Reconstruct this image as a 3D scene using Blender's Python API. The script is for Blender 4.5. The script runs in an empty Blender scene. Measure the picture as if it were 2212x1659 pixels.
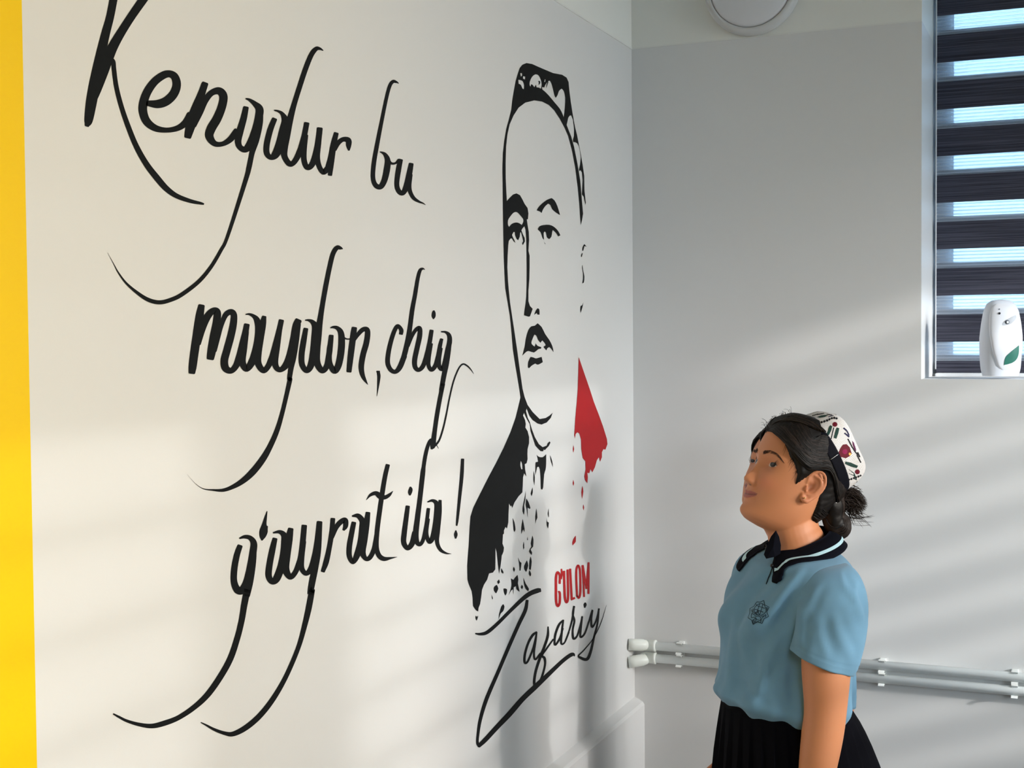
import bpy, bmesh, math, random
import numpy as np
from mathutils import Vector, Matrix, noise
from mathutils.bvhtree import BVHTree
from mathutils.geometry import tessellate_polygon

random.seed(7)
SC = bpy.context.scene
COL = SC.collection

# ---------------------------------------------------------------- camera
F = 2880.75
YAW, PITCH, ROLL = math.radians(-23.24), math.radians(1.899), math.radians(-0.461)
_cy, _sy = math.cos(YAW), math.sin(YAW)
_f = Vector((_sy, _cy, 0)); _r = Vector((_cy, -_sy, 0)); _u = Vector((0, 0, 1))
_cp, _sp = math.cos(PITCH), math.sin(PITCH)
_f2 = _f * _cp - _u * _sp; _u2 = _u * _cp + _f * _sp
_cr, _sr = math.cos(ROLL), math.sin(ROLL)
CR = _r * _cr + _u2 * _sr; CU = _u2 * _cr - _r * _sr; CF = _f2

def ray(px, py):
    return CF + CR * ((px - 1106.0) / F) - CU * ((py - 829.5) / F)

CORNER_DEPTH = 3.8
_c = ray(1367.5, 747.0)
CAM = Vector((0, 0, 1.62)) - _c * CORNER_DEPTH
CAM.z = 1.62 - (_c * CORNER_DEPTH).z

def on_left(px, py, off=0.0):
    d = ray(px, py); t = (off - CAM.x) / d.x
    return CAM + d * t
def on_back(px, py, off=0.0):
    d = ray(px, py); t = (-off - CAM.y) / d.y
    return CAM + d * t
def at_depth(px, py, dep):
    return CAM + ray(px, py) * dep

cam_d = bpy.data.cameras.new('camera'); cam = bpy.data.objects.new('camera', cam_d); COL.objects.link(cam)
cam_d.sensor_width = 36.0; cam_d.lens = 36.0 * F / 2212.0; cam_d.clip_start = 0.02
M = Matrix((( CR.x, CU.x, -CF.x, CAM.x), (CR.y, CU.y, -CF.y, CAM.y), (CR.z, CU.z, -CF.z, CAM.z), (0, 0, 0, 1)))
cam.matrix_world = M
SC.camera = cam

# ---------------------------------------------------------------- light
SC.view_settings.view_transform = 'Standard'
try: SC.view_settings.look = 'None'
except Exception: pass
SC.view_settings.gamma = 1.0; SC.view_settings.use_curve_mapping = False
SC.view_settings.exposure = 0.0
try:
    SC.cycles.max_bounces = 8; SC.cycles.diffuse_bounces = 5; SC.cycles.transparent_max_bounces = 12
    SC.cycles.use_denoising = True; SC.cycles.caustics_reflective = False; SC.cycles.caustics_refractive = False
    SC.cycles.sample_clamp_indirect = 6.0
except Exception: pass

W = bpy.data.worlds.new('daylight'); SC.world = W; W.use_nodes = True
bg = W.node_tree.nodes['Background']; bg.inputs[0].default_value = (0.52, 0.80, 1.0, 1); bg.inputs[1].default_value = 7.0

def lamp(name, kind, loc, target, energy, color, **kw):
    d = bpy.data.lights.new(name, kind); d.energy = energy; d.color = color
    for k, v in kw.items(): setattr(d, k, v)
    o = bpy.data.objects.new(name, d); COL.objects.link(o); o.location = loc
    o.rotation_euler = (Vector(target) - Vector(loc)).to_track_quat('-Z', 'Y').to_euler()
    return o
SUN_DIR = Vector((-1.0, 0.36, -0.335))
lamp('sun', 'SUN', (8, -4, 5), Vector((8, -4, 5)) + SUN_DIR, 2.5, (1.0, 0.98, 0.95), angle=math.radians(1.6))
lamp('sun_haze', 'SUN', (8, -4, 5), Vector((8, -4, 5)) + SUN_DIR, 4.8, (1.0, 0.99, 0.98), angle=math.radians(13))
lamp('horizon_glow', 'SUN', (8, -4, 5), Vector((8, -4, 5)) + Vector((-1, .30, -.2)), 0.8, (0.62, 0.84, 1.0), angle=math.radians(24))
# added fill lights without a real source, out of view on the right
lamp('side_fill_warm', 'AREA', (3.86, -3.2, 1.9), (0.0, -2.9, 1.8), 13.5, (1.0, 0.79, 0.44), shape='RECTANGLE', size=2.2, size_y=1.6, spread=math.radians(60))  # added warm fill for the near part of the left wall
lamp('side_fill_corner', 'AREA', (3.85, -1.3, 1.7), (0.0, -1.1, 1.2), 10.5, (1.0, 0.86, 0.70), shape='RECTANGLE', size=1.6, size_y=1.2, spread=math.radians(70))  # added fill for the left wall towards the corner
lamp('back_wall_fill', 'AREA', (3.3, -4.2, 2.0), (0.9, 0.0, 0.5), 3.4, (0.80, 0.92, 1.0), shape='RECTANGLE', size=1.0, size_y=1.0, spread=math.radians(50))  # added fill to brighten the lower back wall

# ---------------------------------------------------------------- helpers
def lin(c):
    out = []
    for v in c:
        v = v / 255.0
        out.append(v / 12.92 if v <= 0.04045 else ((v + 0.055) / 1.055) ** 2.4)
    return tuple(out) + (1.0,)
def mat(name, col, rough=0.6, spec=0.4, bump=0.0, bscale=200.0, var=0.0, vscale=8.0, sss=0.0, metal=0.0, sheen=0.0, stretch=None, bdist=0.001):
    m = bpy.data.materials.new(name); m.use_nodes = True
    nt = m.node_tree; N = nt.nodes; Lk = nt.links
    p = N['Principled BSDF']
    p.inputs['Base Color'].default_value = col; p.inputs['Roughness'].default_value = rough
    p.inputs['Specular IOR Level'].default_value = spec; p.inputs['Metallic'].default_value = metal
    if sheen: p.inputs['Sheen Weight'].default_value = sheen
    if sss:
        p.inputs['Subsurface Weight'].default_value = sss
        p.inputs['Subsurface Radius'].default_value = (0.012, 0.005, 0.003); p.inputs['Subsurface Scale'].default_value = 0.6
    tc = N.new('ShaderNodeTexCoord'); src = tc.outputs['Object']
    if stretch:
        mp = N.new('ShaderNodeMapping'); mp.inputs['Scale'].default_value = stretch; Lk.new(src, mp.inputs[0]); src = mp.outputs[0]
    if var:
        nz = N.new('ShaderNodeTexNoise'); nz.inputs['Scale'].default_value = vscale; nz.inputs['Detail'].default_value = 4
        Lk.new(src, nz.inputs['Vector'])
        mx = N.new('ShaderNodeMix'); mx.data_type = 'RGBA'
        mx.inputs['A'].default_value = tuple(max(0, c * (1 - var)) for c in col[:3]) + (1,)
        mx.inputs['B'].default_value = tuple(min(1, c * (1 + var)) for c in col[:3]) + (1,)
        Lk.new(nz.outputs[0], mx.inputs['Factor']); Lk.new(mx.outputs['Result'], p.inputs['Base Color'])
    if bump:
        nb = N.new('ShaderNodeTexNoise'); nb.inputs['Scale'].default_value = bscale; nb.inputs['Detail'].default_value = 3
        Lk.new(src, nb.inputs['Vector'])
        b = N.new('ShaderNodeBump'); b.inputs['Strength'].default_value = bump; b.inputs['Distance'].default_value = bdist
        Lk.new(nb.outputs[0], b.inputs['Height']); Lk.new(b.outputs[0], p.inputs['Normal'])
    return m
def mesh_obj(name, verts, faces, m=None, parent=None, smooth=False):
    me = bpy.data.meshes.new(name); me.from_pydata([tuple(v) for v in verts], [], faces); me.update()
    if smooth:
        me.polygons.foreach_set('use_smooth', [True] * len(me.polygons))
    o = bpy.data.objects.new(name, me); COL.objects.link(o)
    if m: me.materials.append(m)
    if parent: o.parent = parent
    return o
def bm_obj(name, bm, m=None, parent=None, smooth=False):
    me = bpy.data.meshes.new(name); bm.normal_update(); bm.to_mesh(me); bm.free()
    if smooth: me.polygons.foreach_set('use_smooth', [True] * len(me.polygons))
    o = bpy.data.objects.new(name, me); COL.objects.link(o)
    if m: me.materials.append(m)
    if parent: o.parent = parent
    return o
def tag(o, label=None, cat=None, group=None, kind=None):
    if label: o['label'] = label
    if cat: o['category'] = cat
    if group: o['group'] = group
    if kind: o['kind'] = kind
    return o
def thing(name, loc, label, cat, group=None, rot=None):
    o = bpy.data.objects.new(name, None); o.empty_display_size = 0.05; COL.objects.link(o); o.location = loc
    if rot: o.rotation_euler = rot
    return tag(o, label, cat, group)
def add_box(bm, c, s, rot=None, bevel=0.0, seg=2):
    r = bmesh.ops.create_cube(bm, size=1.0)
    vs = r['verts']
    bmesh.ops.scale(bm, vec=s, verts=vs)
    if bevel:
        es = list({e for v in vs for e in v.link_edges})
        rb = bmesh.ops.bevel(bm, geom=es, offset=bevel, segments=seg, affect='EDGES', profile=0.6)
        vs = list({v for f in rb['faces'] for v in f.verts} | {v for v in vs if v.is_valid})
    if rot: bmesh.ops.rotate(bm, cent=(0, 0, 0), matrix=rot, verts=vs)
    bmesh.ops.translate(bm, vec=c, verts=vs)
def box_obj(name, c, s, m, parent=None, bevel=0.0, rot=None):
    bm = bmesh.new(); add_box(bm, c, s, rot, bevel); return bm_obj(name, bm, m, parent)
def tube(points, radii, n=12, cap=True):
    """verts, faces of a swept tube with per point radius (float or (a, b))"""
    P = [Vector(p) for p in points]; V = []; Fc = []
    t0 = (P[1] - P[0]).normalized(); up = Vector((0, 0, 1)) if abs(t0.z) < 0.9 else Vector((1, 0, 0))
    nrm = (up - t0 * up.dot(t0)).normalized()
    for i, p in enumerate(P):
        t = (P[min(i + 1, len(P) - 1)] - P[max(i - 1, 0)]).normalized()
        nrm = (nrm - t * nrm.dot(t)).normalized(); b = t.cross(nrm)
        r = radii[i] if hasattr(radii, '__len__') else radii
        ra, rb = r if hasattr(r, '__len__') else (r, r)
        for k in range(n):
            a = 2 * math.pi * k / n
            V.append(p + nrm * (math.cos(a) * ra) + b * (math.sin(a) * rb))
    for i in range(len(P) - 1):
        for k in range(n):
            a, b2 = i * n + k, i * n + (k + 1) % n
            Fc.append((a, b2, b2 + n, a + n))
    if cap:
        Fc.append(tuple(reversed(range(n)))); Fc.append(tuple(range((len(P) - 1) * n, len(P) * n)))
    return V, Fc
def merge(parts):
    V = []; Fc = []
    for v, f in parts:
        o = len(V); V += list(v); Fc += [tuple(i + o for i in q) for q in f]
    return V, Fc
def catmull(pts, sub=6):
    """pts: tuples of equal length -> smooth sampled list"""
    A = [np.array(p, float) for p in pts]
    if len(A) == 2: return [A[0] + (A[1] - A[0]) * k / sub for k in range(sub + 1)]
    out = []
    for i in range(len(A) - 1):
        p1, p2 = A[i], A[i + 1]
        p0 = A[i - 1] if i else 2 * p1 - p2
        p3 = A[i + 2] if i + 2 < len(A) else 2 * p2 - p1
        for k in range(sub):
            t = k / sub
            out.append(0.5 * ((2 * p1) + (-p0 + p2) * t + (2 * p0 - 5 * p1 + 4 * p2 - p3) * t * t + (-p0 + 3 * p1 - 3 * p2 + p3) * t ** 3))
    out.append(A[-1]); return out

# ---------------------------------------------------------------- room shell
Z_LINE = on_left(1367, 107.2).z               # top of the grey paint
Y_YEL = on_left(63.6, 830).y                  # edge of the yellow paint
Z_LEDGE = on_left(1353.5, 1519).z
print('CAM', CAM, 'Z_LINE', Z_LINE, 'Y_YEL', Y_YEL, 'Z_LEDGE', Z_LEDGE)

def wall_mat(name, left):
    m = mat(name, (0.72, 0.715, 0.70, 1), rough=0.45, spec=0.3, bump=0.12, bscale=260, bdist=0.0006)
    nt = m.node_tree; N = nt.nodes; Lk = nt.links; p = N['Principled BSDF']
    g = N.new('ShaderNodeNewGeometry'); sx = N.new('ShaderNodeSeparateXYZ'); Lk.new(g.outputs['Position'], sx.inputs[0])
    def thr(axis, val, gt=True):
        q = N.new('ShaderNodeMath'); q.operation = 'GREATER_THAN' if gt else 'LESS_THAN'
        Lk.new(sx.outputs[axis], q.inputs[0]); q.inputs[1].default_value = val; return q.outputs[0]
    def mix(f, a, b):
        x = N.new('ShaderNodeMix'); x.data_type = 'RGBA'; Lk.new(f, x.inputs['Factor'])
        for k, v in (('A', a), ('B', b)):
            if isinstance(v, tuple): x.inputs[k].default_value = v
            else: Lk.new(v, x.inputs[k])
        return x.outputs['Result']
    nz = N.new('ShaderNodeTexNoise'); nz.inputs['Scale'].default_value = 1.7; nz.inputs['Detail'].default_value = 3
    Lk.new(g.outputs['Position'], nz.inputs['Vector'])
    base = mix(nz.outputs[0], (0.70, 0.70, 0.695, 1), (0.725, 0.72, 0.715, 1))
    c = mix(thr(2, Z_LINE), base, (0.82, 0.82, 0.78, 1))
    if left: c = mix(thr(1, Y_YEL, False), c, (0.90, 0.58, 0.0, 1))
    Lk.new(c, p.inputs['Base Color'])
    return m
M_WL = wall_mat('painted_plaster_left', True); M_WB = wall_mat('painted_plaster_back', False)
M_WHITE = mat('white_ceiling_paint', (0.5, 0.5, 0.49, 1), 0.8, 0.3, bump=0.1)
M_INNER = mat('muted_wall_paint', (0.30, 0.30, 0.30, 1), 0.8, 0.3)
M_FLOOR = mat('grey_floor_tile', (0.22, 0.22, 0.215, 1), 0.45, 0.4, var=0.1)
H = 3.1; XR = 4.0; YN = -7.0
def struct(o): o['kind'] = 'structure'; return o
struct(box_obj('floor', (XR / 2, YN / 2, -0.05), (XR + 0.6, -YN + 1.0, 0.1), M_FLOOR))
struct(box_obj('ceiling', (XR / 2, YN / 2, H + 0.05), (XR + 0.6, -YN + 1.0, 0.1), M_WHITE))
struct(box_obj('wall_left', (-0.1, YN / 2 + 0.2, H / 2), (0.2, -YN + 0.4, H), M_WL))
struct(box_obj('wall_front', (XR / 2, YN - 0.1, H / 2), (XR + 0.4, 0.2, H), M_INNER))

def wall_with_hole(name, axis, const, thick, a0, a1, z0, z1, holes, m):
    """box wall made of slabs around rectangular holes; axis 'x' runs along x at y=const.. ; holes (h0,h1,hz0,hz1)"""
    bm = bmesh.new()
    def slab(p, q, r, s):
        if q - p < 1e-4 or s - r < 1e-4: return
        cc = ((p + q) / 2, const + thick / 2, (r + s) / 2); ss = (q - p, abs(thick), s - r)
        if axis == 'y': cc = (cc[1], cc[0], cc[2]); ss = (ss[1], ss[0], ss[2])
        add_box(bm, cc, ss)
    holes = sorted(holes); cur = a0
    for h0, h1, hz0, hz1 in holes:
        slab(cur, h0, z0, z1); slab(h0, h1, z0, hz0); slab(h0, h1, hz1, z1); cur = h1
    slab(cur, a1, z0, z1)
    bmesh.ops.remove_doubles(bm, verts=bm.verts, dist=1e-5)
    return struct(bm_obj(name, bm, m))
WX0 = on_back(1990.6, 420).x; WZ0 = on_back(2100, 819.5).z; WX1 = WX0 + 1.35; WZ1 = 2.9
THK = 0.36
wall_with_hole('wall_back', 'x', 0.0, THK, -0.2, XR + 0.2, 0, H, [(WX0, WX1, WZ0, WZ1)], M_WB)
SWIN = [(-4.9, -3.45, 1.5, 2.95), (-3.15, -1.7, 1.5, 2.95), (-1.45, -0.12, 1.5, 2.95)]
wall_with_hole('wall_right', 'y', XR, 0.2, YN - 0.2, THK, 0, H, SWIN, M_INNER)

# low plaster ledge along the foot of the left wall
bm = bmesh.new()
prof = [(0, 0), (0.029, 0), (0.029, Z_LEDGE - 0.020), (0.024, Z_LEDGE - 0.012), (0.0, Z_LEDGE)]
y0, y1 = YN, 0.0
va = [bm.verts.new((x, y0, z)) for x, z in prof]; vb = [bm.verts.new((x, y1, z)) for x, z in prof]
for i in range(5): bm.faces.new((va[i], va[(i + 1) % 5], vb[(i + 1) % 5], vb[i]))
bm.faces.new(va); bm.faces.new(list(reversed(vb)))
struct(bm_obj('baseboard_left', bm, M_WL))
# thin raised paint edge where the two paints meet
M_EDGE = mat('paint_edge_bead', (0.78, 0.78, 0.75, 1), 0.4, 0.5, bump=0.1)
struct(box_obj('trim_1', (0.0010, (YN) / 2, Z_LINE), (0.0022, -YN, 0.004), M_EDGE))
struct(box_obj('trim_2', ((WX0) / 2, -0.0010, Z_LINE), (WX0, 0.0022, 0.004), M_EDGE))

# ---------------------------------------------------------------- window with zebra blind
def ray_at_x(px, py, x):
    d = ray(px, py); return CAM + d * ((x - CAM.x) / d.x)
def ray_at_y(px, py, y):
    d = ray(px, py); return CAM + d * ((y - CAM.y) / d.y)
M_PVC = mat('white_pvc', (0.80, 0.82, 0.84, 1), 0.35, 0.5)
def stripe_mat(name, a, b, scale, rough=0.85, alpha=None, trans=0.0, colvar=None):
    """woven fabric: fine threads running along the blind, optional see-through share"""
    m = bpy.data.materials.new(name); m.use_nodes = True
    nt = m.node_tree; N = nt.nodes; Lk = nt.links; p = N['Principled BSDF']; p.inputs['Roughness'].default_value = rough
    p.inputs['Specular IOR Level'].default_value = 0.2
    g = N.new('ShaderNodeNewGeometry'); mp = N.new('ShaderNodeMapping'); mp.inputs['Scale'].default_value = (3.0, 3.0, scale)
    Lk.new(g.outputs['Position'], mp.inputs[0])
    nz = N.new('ShaderNodeTexNoise'); nz.inputs['Scale'].default_value = 1.0; nz.inputs['Detail'].default_value = 5; nz.inputs['Roughness'].default_value = 0.7
    Lk.new(mp.outputs[0], nz.inputs['Vector'])
    cr = N.new('ShaderNodeValToRGB'); Lk.new(nz.outputs[0], cr.inputs[0])
    cr.color_ramp.elements[0].position = 0.38; cr.color_ramp.elements[0].color = a
    cr.color_ramp.elements[1].position = 0.66; cr.color_ramp.elements[1].color = b
    Lk.new(cr.outputs[0], p.inputs['Base Color'])
    out = N['Material Output']
    if trans:
        tl = N.new('ShaderNodeBsdfTranslucent'); Lk.new(cr.outputs[0], tl.inputs[0])
        mx = N.new('ShaderNodeMixShader'); mx.inputs[0].default_value = trans
        Lk.new(p.outputs[0], mx.inputs[1]); Lk.new(tl.outputs[0], mx.inputs[2]); last = mx
    else: last = p
    if alpha is not None:
        tr = N.new('ShaderNodeBsdfTransparent'); tr.inputs[0].default_value = (0.92, 0.96, 1.0, 1)
        wv = N.new('ShaderNodeTexWave'); wv.wave_type = 'BANDS'; wv.bands_direction = 'Z'; wv.inputs['Scale'].default_value = 33.0
        wv.inputs['Distortion'].default_value = 0.5; wv.inputs['Detail'].default_value = 1.0
        Lk.new(g.outputs['Position'], wv.inputs['Vector'])
        rr = N.new('ShaderNodeMapRange'); rr.inputs[1].default_value = 0.0; rr.inputs[2].default_value = 0.45
        rr.inputs[3].default_value = 0.44; rr.inputs[4].default_value = alpha
        Lk.new(wv.outputs[1], rr.inputs[0])
        mx2 = N.new('ShaderNodeMixShader'); Lk.new(rr.outputs[0], mx2.inputs[0])
        Lk.new(last.outputs[0], mx2.inputs[1]); Lk.new(tr.outputs[0], mx2.inputs[2]); last = mx2
    Lk.new(last.outputs[0], out.inputs[0]); return m
M_DARKF = stripe_mat('charcoal_woven_fabric', (0.030, 0.032, 0.048, 1), (0.11, 0.11, 0.15, 1), 420.0, trans=0.14)
M_SHEER = stripe_mat('sheer_voile', (0.55, 0.62, 0.72, 1), (0.85, 0.9, 0.95, 1), 900.0, alpha=0.68, trans=0.5)
m = bpy.data.materials.new('window_glass'); m.use_nodes = True; nt = m.node_tree
for n in list(nt.nodes):
    if n.type == 'BSDF_PRINCIPLED': nt.nodes.remove(n)
tr = nt.nodes.new('ShaderNodeBsdfTransparent'); gl = nt.nodes.new('ShaderNodeBsdfGlossy'); gl.inputs['Roughness'].default_value = 0.02
fr = nt.nodes.new('ShaderNodeFresnel'); fr.inputs[0].default_value = 1.5; ms = nt.nodes.new('ShaderNodeMixShader')
nt.links.new(fr.outputs[0], ms.inputs[0]); nt.links.new(tr.outputs[0], ms.inputs[1]); nt.links.new(gl.outputs[0], ms.inputs[2])
nt.links.new(ms.outputs[0], nt.nodes['Material Output'].inputs[0]); M_GLASS = m

YB = ray_at_x(2017.0, 420, WX0).y                  # plane of the blind inside the reveal
YB = min(max(YB, 0.12), THK - 0.08)
XB0 = ray_at_y(2023.0, 420, YB).x; XB1 = WX1 - 0.02
def zb(py): return ray_at_y(2023, py, YB).z
win = bpy.data.objects.new('window_1', None); COL.objects.link(win); win.location = (WX0, YB + 0.08, WZ0); win['kind'] = 'structure'
def wpart(name, c, s, m, parent=win, bevel=0.0):
    o = box_obj(name, (c[0] - win.location.x, c[1] - win.location.y, c[2] - win.location.z), s, m, parent, bevel); return o
yf = YB + 0.07
FX0 = ray_at_y(2056.0, 420, yf).x
wpart('window_frame', ((WX0 + FX0) / 2 - 0.005, yf, (WZ0 + WZ1) / 2), (FX0 - WX0 + 0.01, 0.05, WZ1 - WZ0), M_PVC, bevel=0.004)
wpart('window_frame', ((WX0 + WX1) / 2, yf, WZ0 + 0.02), (WX1 - WX0, 0.05, 0.045), M_PVC, bevel=0.004)
wpart('window_frame', ((WX0 + WX1) / 2, yf, WZ1 - 0.03), (WX1 - WX0, 0.05, 0.06), M_PVC, bevel=0.004)
wpart('window_frame', (WX1 - 0.03, yf, (WZ0 + WZ1) / 2), (0.06, 0.05, WZ1 - WZ0), M_PVC, bevel=0.004)
wpart('gasket', (FX0 + 0.004, yf - 0.024, (WZ0 + WZ1) / 2), (0.006, 0.004, WZ1 - WZ0), mat('grey_rubber', (0.12, 0.14, 0.16, 1), 0.6))
wpart('pane', ((WX0 + WX1) / 2, yf, (WZ0 + WZ1) / 2), (WX1 - WX0 - 0.04, 0.004, WZ1 - WZ0 - 0.04), M_GLASS)
struct(wpart('window_sill', ((WX0 + WX1) / 2, (YB + THK) / 2 + 0.01, WZ0 + 0.0035), (WX1 - WX0, THK - YB - 0.02, 0.007), M_PVC)); 

# bands measured on the photo (bottom edge of each charcoal band at the left side)
def wavy_strip(name, x0, x1, z0, z1, y, parent, m, amp=0.0012, thick=0.0008, axis='x', org=Vector((0, 0, 0))):
    n = 14; V = []; Fc = []
    for side in (-1, 1):
        for i in range(n + 1):
            x = x0 + (x1 - x0) * i / n
            for j, z in enumerate((z0, (z0 + z1) / 2, z1)):
                yy = y + side * thick / 2 + amp * math.sin(x * 5.1 + z * 3.0)
                p = (x, yy, z) if axis == 'x' else (yy, x, z)
                V.append(Vector(p) - org)
    K = (n + 1) * 3
    for s in (0, 1):
        for i in range(n):
            for j in range(2):
                a = s * K + i * 3 + j; q = (a, a + 3, a + 4, a + 1)
                Fc.append(q if s == 0 else tuple(reversed(q)))
    for i in range(n):
        for j in (0, 2):
            a = i * 3 + j; Fc.append((a, a + 3, a + 3 + K, a + K))
    for i in (0, n):
        for j in (0, 1):
            a = i * 3 + j; Fc.append((a, a + 1, a + 1 + K, a + K))
    return mesh_obj(name, V, Fc, m, parent)
blind = thing('zebra_blind', (XB0, YB, WZ0), 'charcoal and sheer striped roller blind covering the window beside the wall lamp', 'blind')
org = blind.location.copy()
PER = (zb(538.5) - zb(638.5)); DK = zb(580) - zb(638.5)
zbot = zb(805)
z = zb(738.5); k = 0
bands = [(zbot + 0.0, zb(779.5))]
while z < WZ1:
    bands.append((z, min(z + DK, WZ1))); z += PER
for z0, z1 in bands: wavy_strip('dark_band', XB0, XB1, z0, z1, YB, blind, M_DARKF, org=org)
for (a0, a1), (b0, b1) in zip(bands[:-1], bands[1:]): wavy_strip('sheer_band', XB0, XB1, a1, b0, YB, blind, M_SHEER, org=org)
SH = PER * 0.125
for z0, z1 in bands:      # the rear ply of the looped fabric, its charcoal bands sitting a little higher
    wavy_strip('rear_dark_band', XB0 + 0.003, XB1, z0 + SH, min(z1 + SH, WZ1), YB + 0.018, blind, M_DARKF, org=org)
for (a0, a1), (b0, b1) in zip(bands[:-1], bands[1:]): wavy_strip('rear_sheer_band', XB0 + 0.003, XB1, a1 + SH, min(b0 + SH, WZ1), YB + 0.018, blind, M_SHEER, org=org)
bm = bmesh.new(); add_box(bm, Vector(((XB0 + XB1) / 2, YB + 0.006, (zb(818) + zbot) / 2)) - org, (XB1 - XB0 + 0.004, 0.026, zbot - zb(818) - 0.001), None, 0.004)
bm_obj('bottom_rail', bm, M_PVC, blind)
V, Fc = tube([Vector((WX0 + 0.010, YB - 0.012, WZ0 + 0.02)) - org, Vector((WX0 + 0.010, YB - 0.012, 2.0)) - org, Vector((WX0 + 0.010, YB - 0.012, WZ1)) - org], 0.0016, 6)
mesh_obj('pull_cord', V, Fc, M_PVC, blind, True)

# windows of the right hand wall (they stand outside the frame and let the striped daylight in)
for i, (a, b, z0, z1) in enumerate(SWIN):
    w = bpy.data.objects.new('window_%d' % (i + 2), None); COL.objects.link(w); w.location = (XR, a, z0); w['kind'] = 'structure'
    V, Fc = [], []
    bm = bmesh.new(); o3 = w.location
    for c, s in ((((a + b) / 2, z0 + 0.03), (b - a, 0.06)), (((a + b) / 2, z1 - 0.03), (b - a, 0.06)), ((a + 0.03, (z0 + z1) / 2), (0.06, z1 - z0)), ((b - 0.03, (z0 + z1) / 2), (0.06, z1 - z0))):
        add_box(bm, Vector((XR + 0.12, c[0], c[1])) - o3, (0.05, s[0], s[1]))
    bm_obj('window_frame', bm, M_PVC, w)
    bm = bmesh.new(); zz = z0 + 0.01; bh = (0.103, 0.100, 0.056)[i]     # band heights shaped to balance the wall light, last blind more open
    while zz < z1:
        add_box(bm, Vector((XR + 0.04, (a + b) / 2, min(zz + bh / 2, z1))) - o3, (0.002, b - a - 0.02, bh)); zz += 0.132
    o = bm_obj('blind_fabric', bm, M_DARKF, w); o['kind'] = 'stuff'

# ---------------------------------------------------------------- air freshener on the sill
M_PLA = mat('white_glossy_plastic', (0.78, 0.80, 0.86, 1), 0.28, 0.5)
M_PLB = mat('satin_white_plastic', (0.70, 0.73, 0.80, 1), 0.4, 0.45)
pb = ray_at_y(2161, 819.5, 0.075)
disp = thing('air_freshener', (pb.x, 0.075, WZ0 + 0.0075), 'tall white plastic air freshener dispenser with green leaf emblem on window sill', 'air freshener', rot=(0, 0, math.radians(26)))
DS = 155.0 * 3.70 / F           # height
def prof_w(t):                  # half width, half depth along the height
    w = np.interp(t, [0, .1, .3, .5, .7, .85, .94, .985, 1], [.225, .248, .262, .262, .240, .215, .180, .12, 0.02])
    d = np.interp(t, [0, .1, .3, .5, .7, .85, .94, .985, 1], [.17, .19, .205, .205, .185, .16, .13, .08, 0.015])
    return w * DS, d * DS
def disp_pt(ang, t, off=0.0, zoff=0.0):   # ang 0 = front (-Y)
    w, d = prof_w(t); e = 0.80
    s, c = math.sin(ang), math.cos(ang)
    return Vector((math.copysign(abs(s) ** e, s) * (w + off), -math.copysign(abs(c) ** e, c) * (d + off), t * DS + zoff))
V = []; Fc = []; nt_, na = 26, 32
ts = [0.5 - 0.5 * math.cos(math.pi * i / nt_) for i in range(nt_ + 1)]
for t in ts:
    for k in range(na): V.append(disp_pt(2 * math.pi * k / na, t))
for i in range(nt_):
    for k in range(na): a, b = i * na + k, i * na + (k + 1) % na; Fc.append((a, b, b + na, a + na))
Fc.append(tuple(reversed(range(na)))); Fc.append(tuple(range(nt_ * na, nt_ * na + na)))
mesh_obj('body', V, Fc, M_PLB, disp, True)
# raised front shell with a curved left border
V = []; Fc = []; n1, n2 = 24, 18
def shell_edge(t): return np.interp(t, [0.07, .13, .35, .6, .8, .9, .965], [-0.12, -.42, -.72, -.95, -1.02, -.9, -.5])
def shell_edge_r(t): return np.interp(t, [0.07, .13, .35, .6, .8, .9, .965], [0.35, .75, 1.0, 1.15, 1.1, .95, .5])
for i in range(n1 + 1):
    t = 0.07 + (0.965 - 0.07) * i / n1
    for k in range(n2 + 1):
        u = k / n2; a = shell_edge(t) * (1 - u) + shell_edge_r(t) * u
        edge = min(1, 4 * u * (1 - u) * 3.0) * min(1, i / 1.5) * min(1, (n1 - i) / 1.5)
        V.append(disp_pt(a, t, -0.001 + 0.0045 * edge ** 0.5))
for i in range(n1):
    for k in range(n2): a = i * (n2 + 1) + k; Fc.append((a, a + 1, a + n2 + 2, a + n2 + 1))
mesh_obj('front_shell', V, Fc, M_PLA, disp, True)
def decal(name, outline, m, off=0.0046):   # outline in (angle, t)
    cx = sum(p[0] for p in outline) / len(outline); ct = sum(p[1] for p in outline) / len(outline)
    V = [disp_pt(cx, ct, off)] + [disp_pt(a, t, off) for a, t in outline]
    for sc in (0.66, 0.33): V += [disp_pt(cx + (a - cx) * sc, ct + (t - ct) * sc, off) for a, t in outline]
    n = len(outline); Fc = []
    for i in range(n):
        j = (i + 1) % n
        Fc += [(1 + i, 1 + j, 1 + n + j, 1 + n + i), (1 + n + i, 1 + n + j, 1 + 2 * n + j, 1 + 2 * n + i), (0, 1 + 2 * n + i, 1 + 2 * n + j)]
    return mesh_obj(name, V, Fc, m, disp, True)
leaf = []
for i in range(11):
    s = i / 10; leaf.append((-0.10 + 0.60 * s - 0.17 * math.sin(math.pi * s), 0.145 + 0.255 * s + 0.020 * math.sin(math.pi * s)))
for i in range(1, 10):
    s = 1 - i / 10; leaf.append((-0.10 + 0.60 * s + 0.20 * math.sin(math.pi * s), 0.145 + 0.255 * s - 0.045 * math.sin(math.pi * s)))
tag(decal('leaf_emblem', leaf, mat('green_print', (0.0, 0.14, 0.10, 1), 0.5)), 'green leaf shaped emblem')
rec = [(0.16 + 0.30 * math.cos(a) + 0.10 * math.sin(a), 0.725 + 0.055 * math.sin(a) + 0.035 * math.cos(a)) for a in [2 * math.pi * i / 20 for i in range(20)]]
decal('nozzle_recess_shade', rec, mat('shaded_plastic', (0.42, 0.45, 0.50, 1), 0.5), 0.0044)  # flat decal, the shade of the recess painted as darker plastic
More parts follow.
